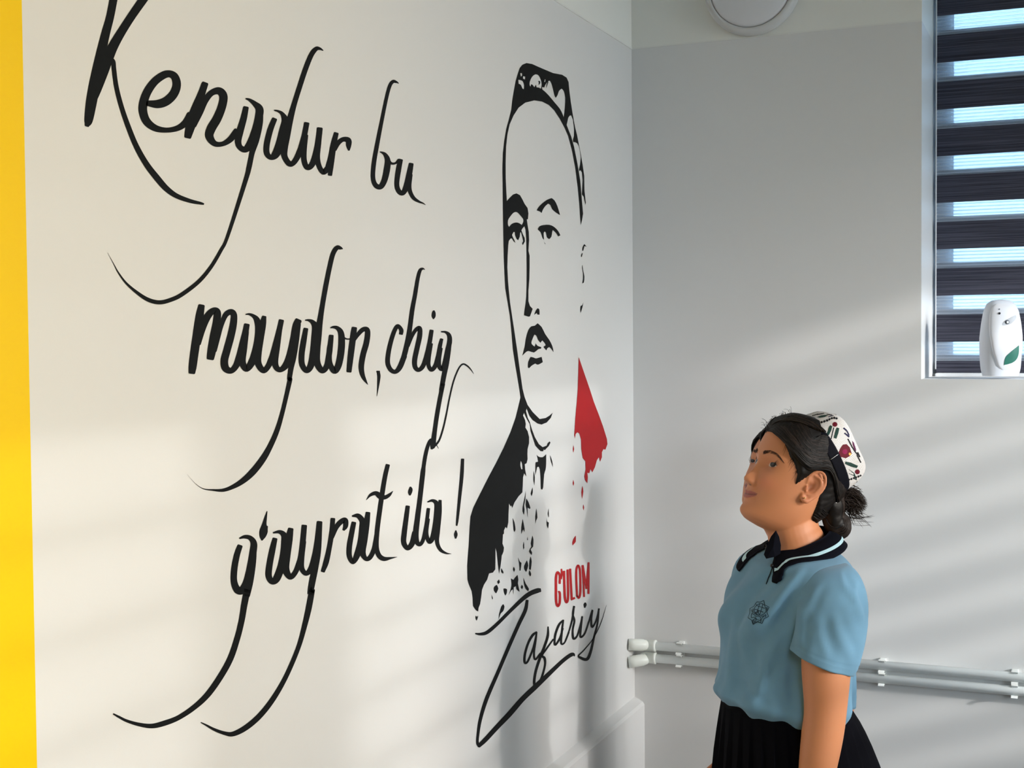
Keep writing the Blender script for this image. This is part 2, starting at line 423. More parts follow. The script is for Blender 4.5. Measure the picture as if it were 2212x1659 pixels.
np_ = disp_pt(0.0, 0.70, 0.004)
bm = bmesh.new(); bmesh.ops.create_cone(bm, cap_ends=True, segments=20, radius1=0.0062, radius2=0.0052, depth=0.004, matrix=Matrix.Translation(np_) @ Matrix.Rotation(math.radians(90), 4, 'X'))
nz_ = bm_obj('nozzle', bm, mat('dark_nozzle', (0.06, 0.07, 0.09, 1), 0.3), disp)
bm = bmesh.new(); bmesh.ops.create_cone(bm, cap_ends=True, segments=16, radius1=0.0036, radius2=0.003, depth=0.006, matrix=Matrix.Translation(np_ + Vector((0, -0.001, 0))) @ Matrix.Rotation(math.radians(90), 4, 'X'))
bm_obj('nozzle_tip', bm, M_PLB, disp)
for nm, a, t, r in (('sensor', -0.30, .815, .0030), ('indicator_light', -0.30, .87, .0018)):
    q = disp_pt(a, t, 0.0042); bm = bmesh.new()
    bmesh.ops.create_uvsphere(bm, u_segments=12, v_segments=8, radius=r, matrix=Matrix.Translation(q)); bm_obj(nm, bm, mat(nm + '_dark', (0.01, 0.012, 0.02, 1) if r > .002 else (0.3, 0.32, 0.36, 1), 0.2), disp, True)

# ---------------------------------------------------------------- round wall lamp
lc = on_back(1628, -26); lr = 105.0 * (lc - CAM).dot(CF) / F
lampo = thing('wall_lamp', (lc.x, 0, lc.z), 'round white bulkhead lamp high on the back wall, switched off', 'lamp')
def lathe(name, prof, m, parent, n=64):
    V = []; Fc = []
    for r, y in prof:
        for k in range(n):
            a = 2 * math.pi * k / n; V.append((r * math.cos(a), -y, r * math.sin(a)))
    for i in range(len(prof) - 1):
        for k in range(n): a, b = i * n + k, i * n + (k + 1) % n; Fc.append((a, b, b + n, a + n))
    Fc.append(tuple(range((len(prof) - 1) * n, len(prof) * n)))
    return mesh_obj(name, V, Fc, m, parent, True)
lathe('housing', [(lr * .93, 0), (lr * .985, .004), (lr, .012), (lr * .99, .024), (lr * .955, .033), (lr * .90, .037), (lr * .862, .0365), (lr * .855, .033), (lr * .85, .030), (.01, .030)], mat('lamp_housing', (0.62, 0.62, 0.62, 1), 0.35), lampo)
lathe('diffuser', [(lr * .845, .031), (lr * .84, .034), (lr * .78, .039), (lr * .6, .045), (lr * .35, .049), (.004, .050)], mat('opal_diffuser', (0.72, 0.72, 0.75, 1), 0.45), lampo)

# ---------------------------------------------------------------- pipes
M_PIPE = mat('white_ppr_pipe', (0.86, 0.90, 0.90, 1), 0.35, 0.45, var=0.05, vscale=14)
M_FIT = mat('white_fitting', (0.82, 0.85, 0.80, 1), 0.35, 0.5)
OFF = 0.026; RP = 0.0123
ZU = (on_back(1418, 1397.3, OFF).z + on_back(2212, 1462.2, OFF).z) / 2
ZL = (on_back(1418, 1425.2, OFF).z + on_back(2212, 1490.3, OFF).z) / 2
XP0 = on_back(1417, 1400, OFF).x
print('pipes', ZU, ZL, XP0)
for nm, z, py in (('upper', ZU, 1394), ('lower', ZL, 1433)):
    p = thing('heating_pipe', (XP0, -OFF, z), 'white plastic pipe on the back wall, %s one of the pair' % nm, 'pipe', 'pipes along the back wall')
    V, Fc = tube([(0, 0, 0), (1.2, 0, 0), (XR - XP0 - 0.002, 0, 0)], RP, 24)
    mesh_obj('pipe_tube', V, Fc, M_PIPE, p, True)
    e = on_left(1353.5, py); a = Vector((XP0, -OFF, z))
    b = a + Vector((-0.030, 0, 0)); mid = Vector((0.038, -OFF - 0.012, z + (e.z - z) * 0.45)); end = Vector((0.001, e.y + 0.012, e.z))
    P = [a + Vector((0.001, 0, 0)), a, a + Vector((-.0045, 0, 0)), a + Vector((-.006, 0, 0)), b, b + Vector((-.004, 0, 0)),
         (b + mid) / 2, mid + Vector((.003, .001, 0)), mid, mid + (end - mid) * .2, mid + (end - mid) * .55, end]
    Rr = [.0125, .0166, .0168, .0160, .0156, .0150, .0148, .0148, .0164, .0170, .0168, .0160]
    V, Fc = tube([q - a for q in P], Rr, 28)
    tag(mesh_obj('elbow_fitting', V, Fc, M_FIT, p, True), 'white elbow fitting bending into the corner')
M_CLIP = mat('white_clip', (0.88, 0.90, 0.88, 1), 0.3, 0.5)
for px, lab in ((1468, 'white double pipe clip nearest the room corner'), (1905, 'white double pipe clip just right of the girl in front'), (2192, 'white double pipe clip at the right edge of the photo')):
    xc = on_back(px, 1440, OFF).x
    c = thing('pipe_clip', (xc, 0, (ZU + ZL) / 2), lab, 'pipe clip', 'double clips holding the pipes')
    bm = bmesh.new(); add_box(bm, (0, -0.004, 0), (0.017, 0.008, abs(ZU - ZL) + 0.03), None, 0.002); bm_obj('base_plate', bm, M_CLIP, c)
    for z in (ZU, ZL):
        zz = z - c.location.z; prof = []
        for k in range(15):
            a = math.radians(48 + (312 - 48) * k / 14)     # opening faces the room
            prof.append((-OFF - math.cos(a) * (RP + 0.0018), zz + math.sin(a) * (RP + 0.0018)))
        # flared lips
        prof = [(prof[0][0] - 0.0045, prof[0][1] + 0.0042)] + prof + [(prof[-1][0] - 0.0045, prof[-1][1] - 0.0042)]
        V = []; Fc = []; n = len(prof); hw = 0.008
        for i, (y, zq) in enumerate(prof):
            rr = Vector((y + OFF, zq - zz)); rr = rr.normalized() * 0.0018
            for sx in (-hw, hw):
                V.append((sx, y, zq)); V.append((sx, y + rr.x, zq + rr.y))
        for i in range(n - 1):
            a = i * 4; b = a + 4
            Fc += [(a, a + 2, b + 2, b), (a + 1, b + 1, b + 3, a + 3), (a, b, b + 1, a + 1), (a + 2, a + 3, b + 3, b + 2)]
        Fc += [(0, 1, 3, 2), ((n - 1) * 4, (n - 1) * 4 + 2, (n - 1) * 4 + 3, (n - 1) * 4 + 1)]
        mesh_obj('clip_jaw', V, Fc, M_CLIP, c)

# ---------------------------------------------------------------- lettering and portrait painted on the left wall
M_INK = mat('black_wall_paint', (0.0065, 0.0072, 0.0078, 1), 0.65, 0.12, bump=0.15, bscale=300, bdist=0.0004)
M_RED = mat('red_wall_paint', (0.41, 0.010, 0.014, 1), 0.55, 0.15, var=0.12, vscale=18, bump=0.15, bscale=300, bdist=0.0004)
ZA = (150, 0, 4.148); ZB = (550, 80, 4.366); ZC = (380, 500, 4.879); ZD = (700, 560, 5.185); ZE = (480, 980, 4.096)
ZF = (1060, 100, 4.1475); ZG = (1060, 400, 3.95); ZH = (990, 1180, 3.606); ZI = (990, 840, 4.608); ZJ = (230, 1240, 4.484)
ZK = (380, 780, 5.351); ZL_ = (200, 500, 4.148); ZM = (860, 780, 7.212); Z1 = (0, 0, 1.0)
def full(z, pts):
    x0, y0, s = z; return [tuple([x0 + p[0] / s, y0 + p[1] / s] + [q / s for q in p[2:]]) for p in pts]
_lay = [0]
def ribbon(pts):
    """brush stroke (px, py, width) -> list of verts on the wall plane + faces"""
    _lay[0] += 1; off = 0.0006 + 0.00002 * (_lay[0] % 12)
    S = catmull(pts, 7); n = len(S); V = []; Fc = []
    for i, s in enumerate(S):
        a = S[max(i - 1, 0)]; b = S[min(i + 1, n - 1)]
        t = b[:2] - a[:2]; L = np.hypot(*t) or 1; t = t / L; nn = np.array([-t[1], t[0]]); w = max(s[2], 0.25) / 2
        if i == 0 and w > 1.5: # rounded start
            for q in (0.80, 0.5, 0.2):
                c = s[:2] - t * w * 0.55 * q ** .7; ww = w * math.sqrt(max(0, 1 - (q * .92) ** 2)); V += [c + nn * ww, c - nn * ww]
        V += [s[:2] + nn * w, s[:2] - nn * w]
        if i == n - 1 and w > 1.5:
            for q in (0.2, 0.5, 0.80):
                c = s[:2] + t * w * 0.55 * q ** .7; ww = w * math.sqrt(max(0, 1 - (q * .92) ** 2)); V += [c + nn * ww, c - nn * ww]
    P = [on_left(v[0], v[1], off) for v in V]
    for i in range(len(V) // 2 - 1): Fc.append((2 * i, 2 * i + 1, 2 * i + 3, 2 * i + 2))
    return P, Fc
def polyfill(loops):
    _lay[0] += 1; off = 0.0006 + 0.00002 * (_lay[0] % 12)
    L2 = [[Vector((p[0], p[1], 0)) for p in lp] for lp in loops]
    tri = tessellate_polygon(L2); flat = [p for lp in L2 for p in lp]
    return [on_left(p.x, p.y, off) for p in flat], [tuple(t) for t in tri]
def smooth_loop(lp, sub=3):
    A = [np.array(p[:2], float) for p in lp]; n = len(A); out = []
    for i in range(n):
        p0, p1, p2, p3 = A[i - 1], A[i], A[(i + 1) % n], A[(i + 2) % n]
        def ang(a, b, c):
            u = b - a; v = c - b; return abs(math.atan2(u[0] * v[1] - u[1] * v[0], u @ v))
        c1 = ang(p0, p1, p2) > 1.0; c2 = ang(p1, p2, p3) > 1.0
        m1 = (p2 - p1) if c1 else (p2 - p0) / 2; m2 = (p2 - p1) if c2 else (p3 - p1) / 2
        l = np.hypot(*(p2 - p1)); 
        for mm in (m1, m2):
            q = np.hypot(*mm)
            if q > l * 1.2: mm *= l * 1.2 / q
        for k in range(sub):
            t = k / sub; out.append((2 * t**3 - 3 * t**2 + 1) * p1 + (t**3 - 2 * t**2 + t) * m1 + (-2 * t**3 + 3 * t**2) * p2 + (t**3 - t**2) * m2)
    return [tuple(o) for o in out]
def build_letters(root, items, m, kind='letter'):
    o0 = root.location
    for nm, pieces in items:
        V, Fc = merge(pieces)
        mesh_obj(nm, [v - o0 for v in V], Fc, m, root)
def rb(z, *pts): return ribbon(full(z, pts))
def rbm(*segs):
    pts = []
    for z, q in segs: pts += full(z, q)
    return ribbon(pts)
def word(label, px, py):
    p = on_left(px, py); return thing('painted_word', (0, p.y, p.z), label, 'lettering', 'black brush script words on the wall')

w = word('largest black script word at the top left, its capital cut by the photo edge', 470, 300)
build_letters(w, [
 ('letter', [rb(ZA, (410, -70, 72), (398, -20, 72), (365, 150, 72), (325, 300, 78), (283, 480, 88), (250, 640, 98), (218, 800, 102), (192, 950, 95), (172, 1080, 75), (158, 1125, 40)),
             rb(ZA, (700, -60, 78), (658, 0, 78), (560, 140, 75), (470, 280, 78), (400, 400, 88), (348, 510, 100), (295, 640, 110), (240, 800, 95), (215, 900, 60)),
             rb(ZA, (396, 527, 8), (397, 555, 34), (400, 620, 40), (422, 780, 40), (468, 960, 42), (530, 1140, 45), (600, 1310, 48), (690, 1470, 52), (790, 1600, 56), (870, 1690, 52), (960, 1755, 44), (1080, 1800, 36), (1170, 1820, 26), (1203, 1828, 16))]),
 ('letter', [rb(ZA, (700, 925, 50), (790, 932, 76), (870, 905, 82), (935, 840, 80), (962, 760, 76), (945, 690, 70), (900, 662, 64), (840, 675, 70), (760, 735, 72), (695, 830, 76), (662, 930, 78), (662, 1010, 76), (695, 1090, 72), (770, 1148, 60), (870, 1166, 46), (970, 1148, 52), (1040, 1100, 62), (1085, 1030, 70))]),
 ('letter', [rb(ZA, (1215, 750, 60), (1180, 850, 68), (1135, 970, 85), (1095, 1090, 95), (1075, 1170, 78), (1062, 1225, 62)),
             rb(ZA, (1110, 1120, 60), (1160, 1000, 80), (1215, 900, 62), (1275, 832, 55), (1340, 815, 68), (1380, 860, 74), (1368, 950, 76), (1325, 1060, 80), (1272, 1150, 82), (1255, 1220, 74), (1300, 1285, 52), (1370, 1290, 44), (1440, 1250, 55), (1500, 1175, 60))]),
 ('letter', [rb(ZA, (1582, 965, 50), (1562, 1060, 58), (1528, 1180, 64), (1512, 1270, 58), (1535, 1325, 50), (1585, 1335, 60), (1640, 1260, 80), (1680, 1140, 76), (1700, 1040, 72), (1702, 975, 70), (1662, 930, 46), (1615, 895, 26), (1580, 883, 12)),
             rbm((ZA, [(1712, 985, 50), (1695, 1100, 78), (1665, 1250, 75), (1637, 1370, 48), (1610, 1500, 46), (1578, 1620, 40)]),
                 (ZL_, [(1212, 40, 30), (1150, 170, 31), (1060, 320, 33), (950, 450, 36), (800, 565, 38), (700, 613, 38), (600, 635, 38), (500, 612, 36), (400, 548, 28), (300, 460, 18), (230, 365, 11), (190, 290, 5), (135, 190, 1.5)]))]),
 ('letter', [rb(ZB, (188, 775, 50), (150, 870, 56), (118, 1000, 56), (115, 1090, 54), (152, 1135, 48), (200, 1105, 75), (245, 1000, 86), (278, 880, 90), (290, 790, 70), (262, 725, 36), (225, 700, 22), (185, 690, 12)),
             rb(ZB, (648, 128, 8), (615, 110, 26), (578, 113, 42), (532, 175, 47), (478, 310, 48), (422, 480, 48), (372, 640, 50), (332, 790, 62), (298, 930, 78), (278, 1050, 72), (285, 1130, 56), (325, 1192, 54), (362, 1190, 50), (402, 1135, 55), (440, 1050, 60))]),
 ('letter', [rb(ZB, (402, 1135, 40), (440, 1050, 60), (470, 930, 52), (492, 815, 50)), rb(ZB, (480, 930, 52), (465, 1060, 56), (467, 1160, 52), (492, 1225, 52), (530, 1218, 54), (565, 1150, 60), (593, 1040, 60), (608, 930, 56), (615, 865, 56)),
             rb(ZB, (602, 1000, 55), (590, 1130, 55), (610, 1220, 48), (648, 1275, 48), (690, 1240, 58))]),
 ('letter', [rb(ZB, (690, 1245, 55), (722, 1140, 60), (745, 1010, 55), (770, 910, 46)), rb(ZB, (738, 1050, 60), (722, 1200, 52), (712, 1300, 40)),
             rb(ZB, (755, 1060, 40), (788, 1000, 46), (835, 965, 44), (885, 975, 54), (888, 1025, 48), (890, 1068, 16))])], M_INK)
w = word('short black script word of two letters, right of the first word', 855, 330)
build_letters(w, [
 ('letter', [rb(ZB, (1360, 437, 6), (1335, 424, 22), (1305, 420, 32), (1275, 462, 33), (1243, 580, 33), (1198, 800, 35), (1155, 1020, 40), (1127, 1180, 42), (1117, 1320, 42), (1140, 1395, 45), (1188, 1412, 50), (1225, 1350, 56), (1250, 1240, 60), (1255, 1160, 52), (1232, 1110, 36), (1205, 1090, 20), (1182, 1083, 8))]),
 ('letter', [rb(ZB, (1255, 1150, 30), (1288, 1190, 24), (1328, 1190, 20), (1362, 1160, 28)), rb(ZB, (1378, 1160, 42), (1360, 1240, 50), (1342, 1380, 46), (1360, 1452, 46), (1400, 1470, 46), (1435, 1400, 56), (1460, 1290, 54), (1477, 1198, 46)),
             rb(ZB, (1468, 1300, 45), (1458, 1400, 44), (1470, 1465, 38), (1502, 1520, 34), (1550, 1552, 22), (1590, 1568, 12), (1613, 1584, 3))])], M_INK)
w = word('black script word left in the middle line, above the comma', 590, 740)
build_letters(w, [
 ('letter', [rb(ZC, (270, 785, 68), (250, 900, 85), (222, 1100, 90), (193, 1300, 88), (178, 1420, 84), (170, 1485, 70)),
             rb(ZC, (235, 1180, 60), (275, 1030, 75), (325, 910, 78), (385, 840, 66), (435, 850, 76), (430, 960, 82), (400, 1120, 88), (378, 1260, 90), (365, 1335, 78)),
             rb(ZC, (400, 1250, 66), (440, 1120, 55), (480, 990, 46), (525, 880, 56), (580, 848, 62), (612, 880, 66), (606, 980, 74), (578, 1110, 78), (540, 1250, 78), (512, 1360, 80), (525, 1440, 78), (580, 1468, 62), (632, 1420, 66), (672, 1320, 75), (705, 1200, 75))]),
 ('letter', [rb(ZC, (672, 1330, 75), (705, 1200, 80), (730, 1080, 68), (748, 985, 60)), rb(ZC, (740, 1060, 60), (712, 1230, 80), (700, 1370, 75), (740, 1448, 62), (790, 1398, 75), (832, 1290, 76), (862, 1150, 72), (872, 1020, 72), (855, 935, 64), (820, 893, 40), (775, 872, 24), (735, 874, 12)),
             rb(ZC, (930, 900, 48), (915, 980, 72), (882, 1130, 90), (860, 1280, 90), (868, 1390, 72), (920, 1465, 60), (970, 1425, 60), (1020, 1320, 70))]),
 ('letter', [rb(ZC, (970, 1425, 50), (1020, 1320, 70), (1060, 1180, 72), (1088, 1050, 60), (1112, 940, 55)), rb(ZC, (1095, 1020, 55), (1065, 1220, 65), (1045, 1370, 68), (1065, 1440, 60), (1110, 1455, 56), (1170, 1395, 75), (1212, 1280, 80), (1243, 1130, 76), (1266, 1000, 76), (1290, 940, 72)),
             rbm((ZC, [(1280, 980, 75), (1258, 1150, 80), (1235, 1320, 72), (1214, 1440, 56), (1198, 1550, 50)]), (ZK, [(1318, 220, 54), (1278, 400, 50), (1230, 600, 50), (1170, 800, 58), (1092, 980, 64), (1000, 1140, 76), (880, 1290, 78), (760, 1395, 64), (640, 1462, 48), (540, 1493, 38), (430, 1490, 22), (320, 1476, 9), (230, 1418, 3), (130, 1310, 1.2)]))]),
 ('letter', [rb(ZC, (1370, 1028, 50), (1348, 1150, 60), (1326, 1300, 62), (1332, 1405, 60), (1378, 1466, 56), (1422, 1415, 70), (1450, 1280, 75), (1468, 1120, 80), (1472, 1010, 75), (1440, 955, 48), (1400, 936, 26), (1362, 935, 12)),
             rb(ZC, (1760, 184, 8), (1735, 175, 34), (1697, 172, 48), (1655, 240, 50), (1618, 390, 50), (1580, 580, 52), (1545, 780, 52), (1518, 950, 62), (1498, 1100, 78), (1482, 1250, 82), (1488, 1380, 72), (1540, 1466, 60), (1590, 1420, 60), (1615, 1300, 60))]),
 ('letter', [rb(ZC, (1590, 1420, 50), (1615, 1300, 60), (1630, 1180, 55), (1638, 1100, 50)), rb(ZC, (1632, 1160, 50), (1618, 1260, 56), (1622, 1385, 56), (1670, 1470, 62), (1712, 1415, 70), (1740, 1280, 72), (1748, 1150, 70), (1738, 1062, 60), (1702, 1018, 42), (1662, 1008, 28), (1630, 1015, 12)),
             rb(ZD, (185, 820, 46), (220, 875, 26), (255, 893, 16), (295, 893, 14))]),
 ('letter', [rb(ZD, (340, 772, 60), (325, 880, 68), (302, 1060, 68), (281, 1255, 56)), rb(ZD, (325, 920, 40), (378, 845, 46), (436, 788, 52), (482, 790, 58), (488, 850, 62), (472, 950, 64), (438, 1070, 64), (418, 1200, 62), (430, 1290, 52), (458, 1352, 34), (492, 1405, 4))]),
 ('comma', [rb(ZD, (610, 1270, 36), (615, 1320, 36), (605, 1430, 20), (592, 1535, 3)), rb(ZD, (592, 1258, 20), (620, 1262, 26))])], M_INK)
w = word('black script word right of the comma, its tail reaching the line below', 905, 720)
build_letters(w, [
 ('letter', [rb(ZD, (862, 835, 46), (866, 792, 46), (826, 748, 44), (790, 800, 48), (750, 920, 50), (720, 1060, 52), (715, 1165, 52), (748, 1238, 50), (800, 1260, 48), (850, 1208, 60), (900, 1085, 60))]),
 ('letter', [rb(ZD, (1130, 116, 6), (1105, 106, 24), (1075, 128, 38), (1050, 220, 42), (1020, 400, 46), (990, 560, 50), (966, 740, 52), (945, 880, 56), (912, 1030, 58), (880, 1140, 55)),
             rb(ZD, (940, 970, 40), (988, 855, 40), (1035, 785, 42), (1072, 775, 50), (1072, 860, 56), (1042, 1000, 56), (1016, 1130, 56), (1022, 1208, 52), (1060, 1240, 46), (1110, 1195, 50), (1150, 1080, 50))]),
 ('letter', [rb(ZD, (1110, 1195, 44), (1150, 1080, 52), (1182, 940, 50), (1205, 800, 46)), rb(ZD, (1195, 950, 50), (1172, 1100, 50), (1172, 1190, 46), (1205, 1238, 46), (1250, 1188, 50), (1280, 1080, 48)), rb(ZD, (1231, 572, 14), (1230, 600, 40), (1228, 640, 42), (1226, 670, 12))]),
 ('letter', [rb(ZD, (1250, 1188, 44), (1280, 1080, 48), (1302, 960, 44), (1318, 896, 36)), rb(ZD, (1308, 1000, 42), (1290, 1120, 44), (1292, 1200, 48), (1325, 1230, 46), (1355, 1150, 50), (1385, 1020, 54), (1408, 920, 54), (1400, 850, 46), (1362, 816, 26), (1315, 812, 16)),
             rbm((ZD, [(1408, 900, 52), (1392, 1050, 52), (1370, 1180, 56), (1345, 1300, 54), (1315, 1470, 50)]), (ZM, [(700, 350, 68), (650, 600, 66), (606, 850, 68), (577, 1050, 68), (556, 1210, 76), (542, 1320, 82), (522, 1365, 36)])),
             rb(ZM, (520, 1345, 50), (580, 1310, 36), (642, 1230, 30), (702, 1050, 28), (752, 830, 26), (800, 580, 24), (860, 330, 24), (925, 155, 24), (975, 72, 24), (1025, 47, 26), (1090, 85, 24), (1140, 140, 16), (1180, 200, 4)), rb(ZM, (595, 1300, 14), (632, 1362, 5))])], M_INK)
w = word('black script word in the lowest line with an apostrophe after its first letter', 660, 1160)
build_letters(w, [
 ('letter', [rb(ZE, (157, 818, 48), (130, 900, 54), (108, 1020, 56), (105, 1130, 58), (135, 1205, 66), (180, 1205, 70), (222, 1130, 70), (252, 1000, 66), (272, 880, 64), (280, 795, 58), (250, 747, 42), (200, 735, 32), (152, 750, 12)),
             rbm((ZE, [(280, 800, 52), (270, 950, 62), (240, 1130, 72), (217, 1260, 54)]), (ZJ, [(1365, 150, 66), (1335, 300, 62), (1310, 450, 58), (1268, 620, 58), (1200, 820, 60), (1100, 1000, 60), (980, 1168, 58), (850, 1290, 52), (700, 1390, 48), (560, 1445, 52), (440, 1472, 46), (320, 1458, 36), (200, 1423, 28), (120, 1383, 22), (68, 1355, 14)]))]),
 ('apostrophe', [rb(ZE, (398, 508, 6), (386, 560, 22), (374, 620, 38), (368, 680, 72), (358, 730, 56), (352, 765, 14)), rb(ZE, (385, 645, 40), (378, 690, 48))]),
 ('letter', [rb(ZE, (467, 755, 44), (445, 850, 54), (420, 980, 56), (412, 1080, 56), (442, 1132, 50), (482, 1105, 66), (522, 1000, 66), (547, 880, 66), (556, 780, 66), (548, 722, 54), (508, 692, 34), (450, 700, 12)),
             rb(ZE, (607, 668, 48), (590, 760, 68), (567, 900, 76), (562, 1020, 66), (602, 1090, 50), (650, 1045, 46), (690, 940, 48))]),
 ('letter', [rb(ZE, (650, 1045, 40), (690, 940, 48), (712, 800, 50), (727, 640, 48)), rb(ZE, (718, 780, 50), (702, 930, 50), (706, 1018, 46), (745, 1060, 42), (790, 1008, 50), (826, 880, 52), (846, 750, 50), (862, 608, 50)),
             rbm((ZE, [(862, 620, 48), (850, 850, 52), (825, 1000, 56), (798, 1130, 58), (780, 1240, 50)]), (ZJ, [(1992, 150, 56), (1960, 330, 58), (1920, 500, 50), (1870, 680, 44), (1800, 860, 44), (1710, 1050, 46), (1600, 1230, 52), (1480, 1378, 54), (1350, 1488, 54), (1230, 1548, 48), (1150, 1543, 36), (1050, 1508, 28), (970, 1465, 18), (915, 1437, 8)]))]),
 ('letter', [rb(ZE, (980, 578, 40), (970, 700, 44), (945, 850, 44), (920, 960, 48), (892, 1040, 36)), rb(ZE, (975, 740, 30), (1010, 650, 44), (1055, 600, 46), (1090, 590, 46), (1092, 640, 44), (1074, 675, 22))]),
 ('letter', [rb(ZE, (1165, 612, 42), (1147, 700, 46), (1126, 820, 48), (1126, 905, 46), (1157, 960, 38), (1195, 895, 56), (1226, 780, 56), (1240, 660, 56), (1240, 595, 52), (1202, 550, 42), (1152, 552, 16)),
             rb(ZE, (1290, 525, 42), (1277, 620, 56), (1256, 760, 62), (1242, 870, 56), (1272, 930, 38), (1310, 915, 42), (1345, 840, 42), (1368, 720, 42))]),
 ('letter', [rb(ZE, (1465, 102, 38), (1442, 200, 40), (1420, 330, 42), (1395, 500, 42), (1372, 680, 42), (1365, 820, 42), (1386, 898, 44), (1430, 930, 40), (1490, 924, 20), (1548, 914, 3)),
             rb(ZE, (1275, 410, 3), (1310, 368, 24), (1358, 350, 38), (1400, 376, 54), (1440, 386, 38), (1480, 364, 28), (1512, 330, 3))])], M_INK)
w = word('small black script word of three letters beside the exclamation mark', 920, 1110)
build_letters(w, [
 ('letter', [rb(ZE, (1642, 468, 38), (1630, 560, 42), (1612, 700, 46), (1607, 785, 46), (1640, 835, 42), (1680, 797, 48), (1705, 700, 48)), rb(ZE, (1665, 292, 12), (1668, 315, 34), (1662, 345, 34), (1662, 370, 12))]),
 ('letter', [rbm((ZM, [(545, 1225, 30), (505, 1235, 50), (462, 1330, 56), (425, 1480, 60), (400, 1640, 60)]), (ZE, [(1775, 180, 42), (1750, 400, 42), (1730, 560, 46), (1714, 700, 50), (1722, 778, 44), (1750, 803, 34), (1780, 758, 34), (1805, 640, 32)]))]),
 ('letter', [rb(ZE, (1780, 758, 28), (1805, 640, 32), (1825, 488, 30)), rb(ZE, (1822, 580, 32), (1808, 700, 34), (1832, 780, 36), (1865, 738, 46), (1890, 620, 50), (1902, 500, 50), (1895, 438, 40), (1860, 415, 26), (1815, 428, 10)),
             rb(ZE, (1928, 415, 28), (1920, 520, 46), (1905, 680, 46), (1902, 780, 36), (1930, 848, 30), (1980, 880, 18), (2028, 886, 3))])], M_INK)
w = word('black exclamation mark ending the wall writing, left of the portrait', 992, 1080)
build_letters(w, [('stroke', [rb(ZE, (2128, 50, 28), (2120, 200, 32), (2100, 400, 28), (2082, 580, 22), (2075, 635, 14))]), ('dot', [rb(ZE, (2068, 678, 10), (2067, 715, 32), (2066, 752, 12))])], M_INK)

# portrait
pc = on_left(1180, 700)
por = thing('wall_portrait', (0, pc.y, pc.z), 'black line portrait of a man in a skullcap with red collar point', 'mural')
G1 = [(138,135),(160,110),(190,80),(220,70),(250,85),(270,120),(290,160),(315,195),(322,240),(318,290),(308,292),(315,340),(325,400),(328,470),(325,510),(322,560),(332,600),(332,700),(330,800),(322,900),(322,990),(335,1030),(358,1055),(350,1080),(335,1120),(320,1122),(285,1110),(290,1060),(298,1010),(304,950),(307,850),(308,700),(306,560),(304,450),(298,380),(288,350),(272,368),(262,385),(275,420),(290,450),(292,480),(275,512),(268,495),(278,478),(270,440),(258,400),(252,405),(248,440),(235,470),(222,460),(210,430),(205,400),(195,400),(182,425),(190,445),(205,475),(212,492),(195,478),(182,455),(170,455),(155,475),(150,510),(145,600),(142,700),(148,820),(155,900),(165,1000),(180,1100),(200,1230),(225,1400),(245,1550)]
F1 = [(165,650),(185,570),(195,480),(210,390),(225,310),(245,240),(260,195),(285,165),(320,150),(370,158),(430,185),(500,215),(560,240),(640,255),(680,280),(698,320),(705,400),(718,500),(735,610),(715,612),(695,640),(681,705),(702,760),(722,810),(747,900),(777,1050),(802,1200),(819,1400),(828,1500),(818,1560),(808,1600),(802,1540),(795,1420),(780,1260),(757,1080),(728,930),(695,805),(665,735),(620,650),(570,575),(520,525),(460,495),(390,485),(310,505),(250,550),(205,620),(170,700),(150,790),(138,900),(134,1050),(135,1180),(140,1300),(145,1385)]
I1 = [(640,0),(660,80),(690,160),(740,230),(810,300),(870,290),(910,265),(940,238),(920,290),(880,335),(830,355),(790,345),(740,310),(710,270),(690,220),(680,195),(674,220),(692,290),(712,330),(732,400),(762,480),(802,550),(840,580),(880,565),(890,540),(910,522),(918,535),(900,570),(880,590),(860,612),(852,600),(845,622),(820,620),(790,590),(768,565),(740,480),(720,420),(712,350),(680,295),(665,260),(655,238),(645,265),(665,310),(672,350),(668,385),(690,420),(705,480),(705,540),(690,600),(688,650),(690,700),(680,740),(662,750),(665,800),(678,870),(655,840),(645,880),(642,960),(638,1030),(600,1070),(560,1130),(538,1185),(530,1160),(522,1170),(505,1140),(500,1250),(498,1330),(485,1390),(470,1375),(455,1410),(455,1440),(445,1450),(442,1500),(440,1540),(455,1580),(450,1620),(435,1659)]
H1 = [(340,60),(335,110),(328,160),(318,215),(310,150),(300,50),(290,10),(290,100),(288,180),(270,205),(240,212),(225,260),(200,300),(185,340),(178,400),(170,450),(158,480),(155,508),(140,500),(130,488),(115,465),(112,400),(105,350),(80,290),(72,260),(70,150),(76,60)]
I2 = [(105,1550),(112,1400),(122,1270),(150,1180),(220,1040),(300,880),(380,730),(450,590),(520,430),(570,290),(600,170),(620,85),(608,0)]
G2 = [(210,1530),(190,1400),(175,1220),(165,1120),(145,1000),(125,880),(118,750),(112,600),(108,400),(105,200),(103,0)]
F2 = [(106,1100),(110,960),(122,850),(140,740)]
outer = full(ZF, F1) + full(ZG, G1) + full(ZI, I1) + full(ZH, H1) + full(ZI, I2) + full(ZG, G2) + full(ZF, F2)
holes = [full(ZF, h) for h in (
 [(265,240),(280,240),(282,262),(270,272)], [(290,268),(310,272),(308,298),(290,290)], [(248,300),(285,310),(300,350),(298,385),(285,378),(270,345),(250,335)],
 [(350,320),(370,275),(400,252),(430,262),(450,300),(458,340),(452,380),(430,370),(412,368),(405,345),(392,368),(375,345),(362,340),(358,362),(350,350)], [(485,295),(492,298),(488,320),(480,318)],
 [(462,365),(480,370),(490,345),(515,312),(530,308),(545,335),(560,390),(572,440),(583,462),(600,435),(612,400),(635,380),(655,400),(668,460),(665,550),(655,640),(645,610),(620,560),(570,500),(520,440),(480,400),(462,385)])]
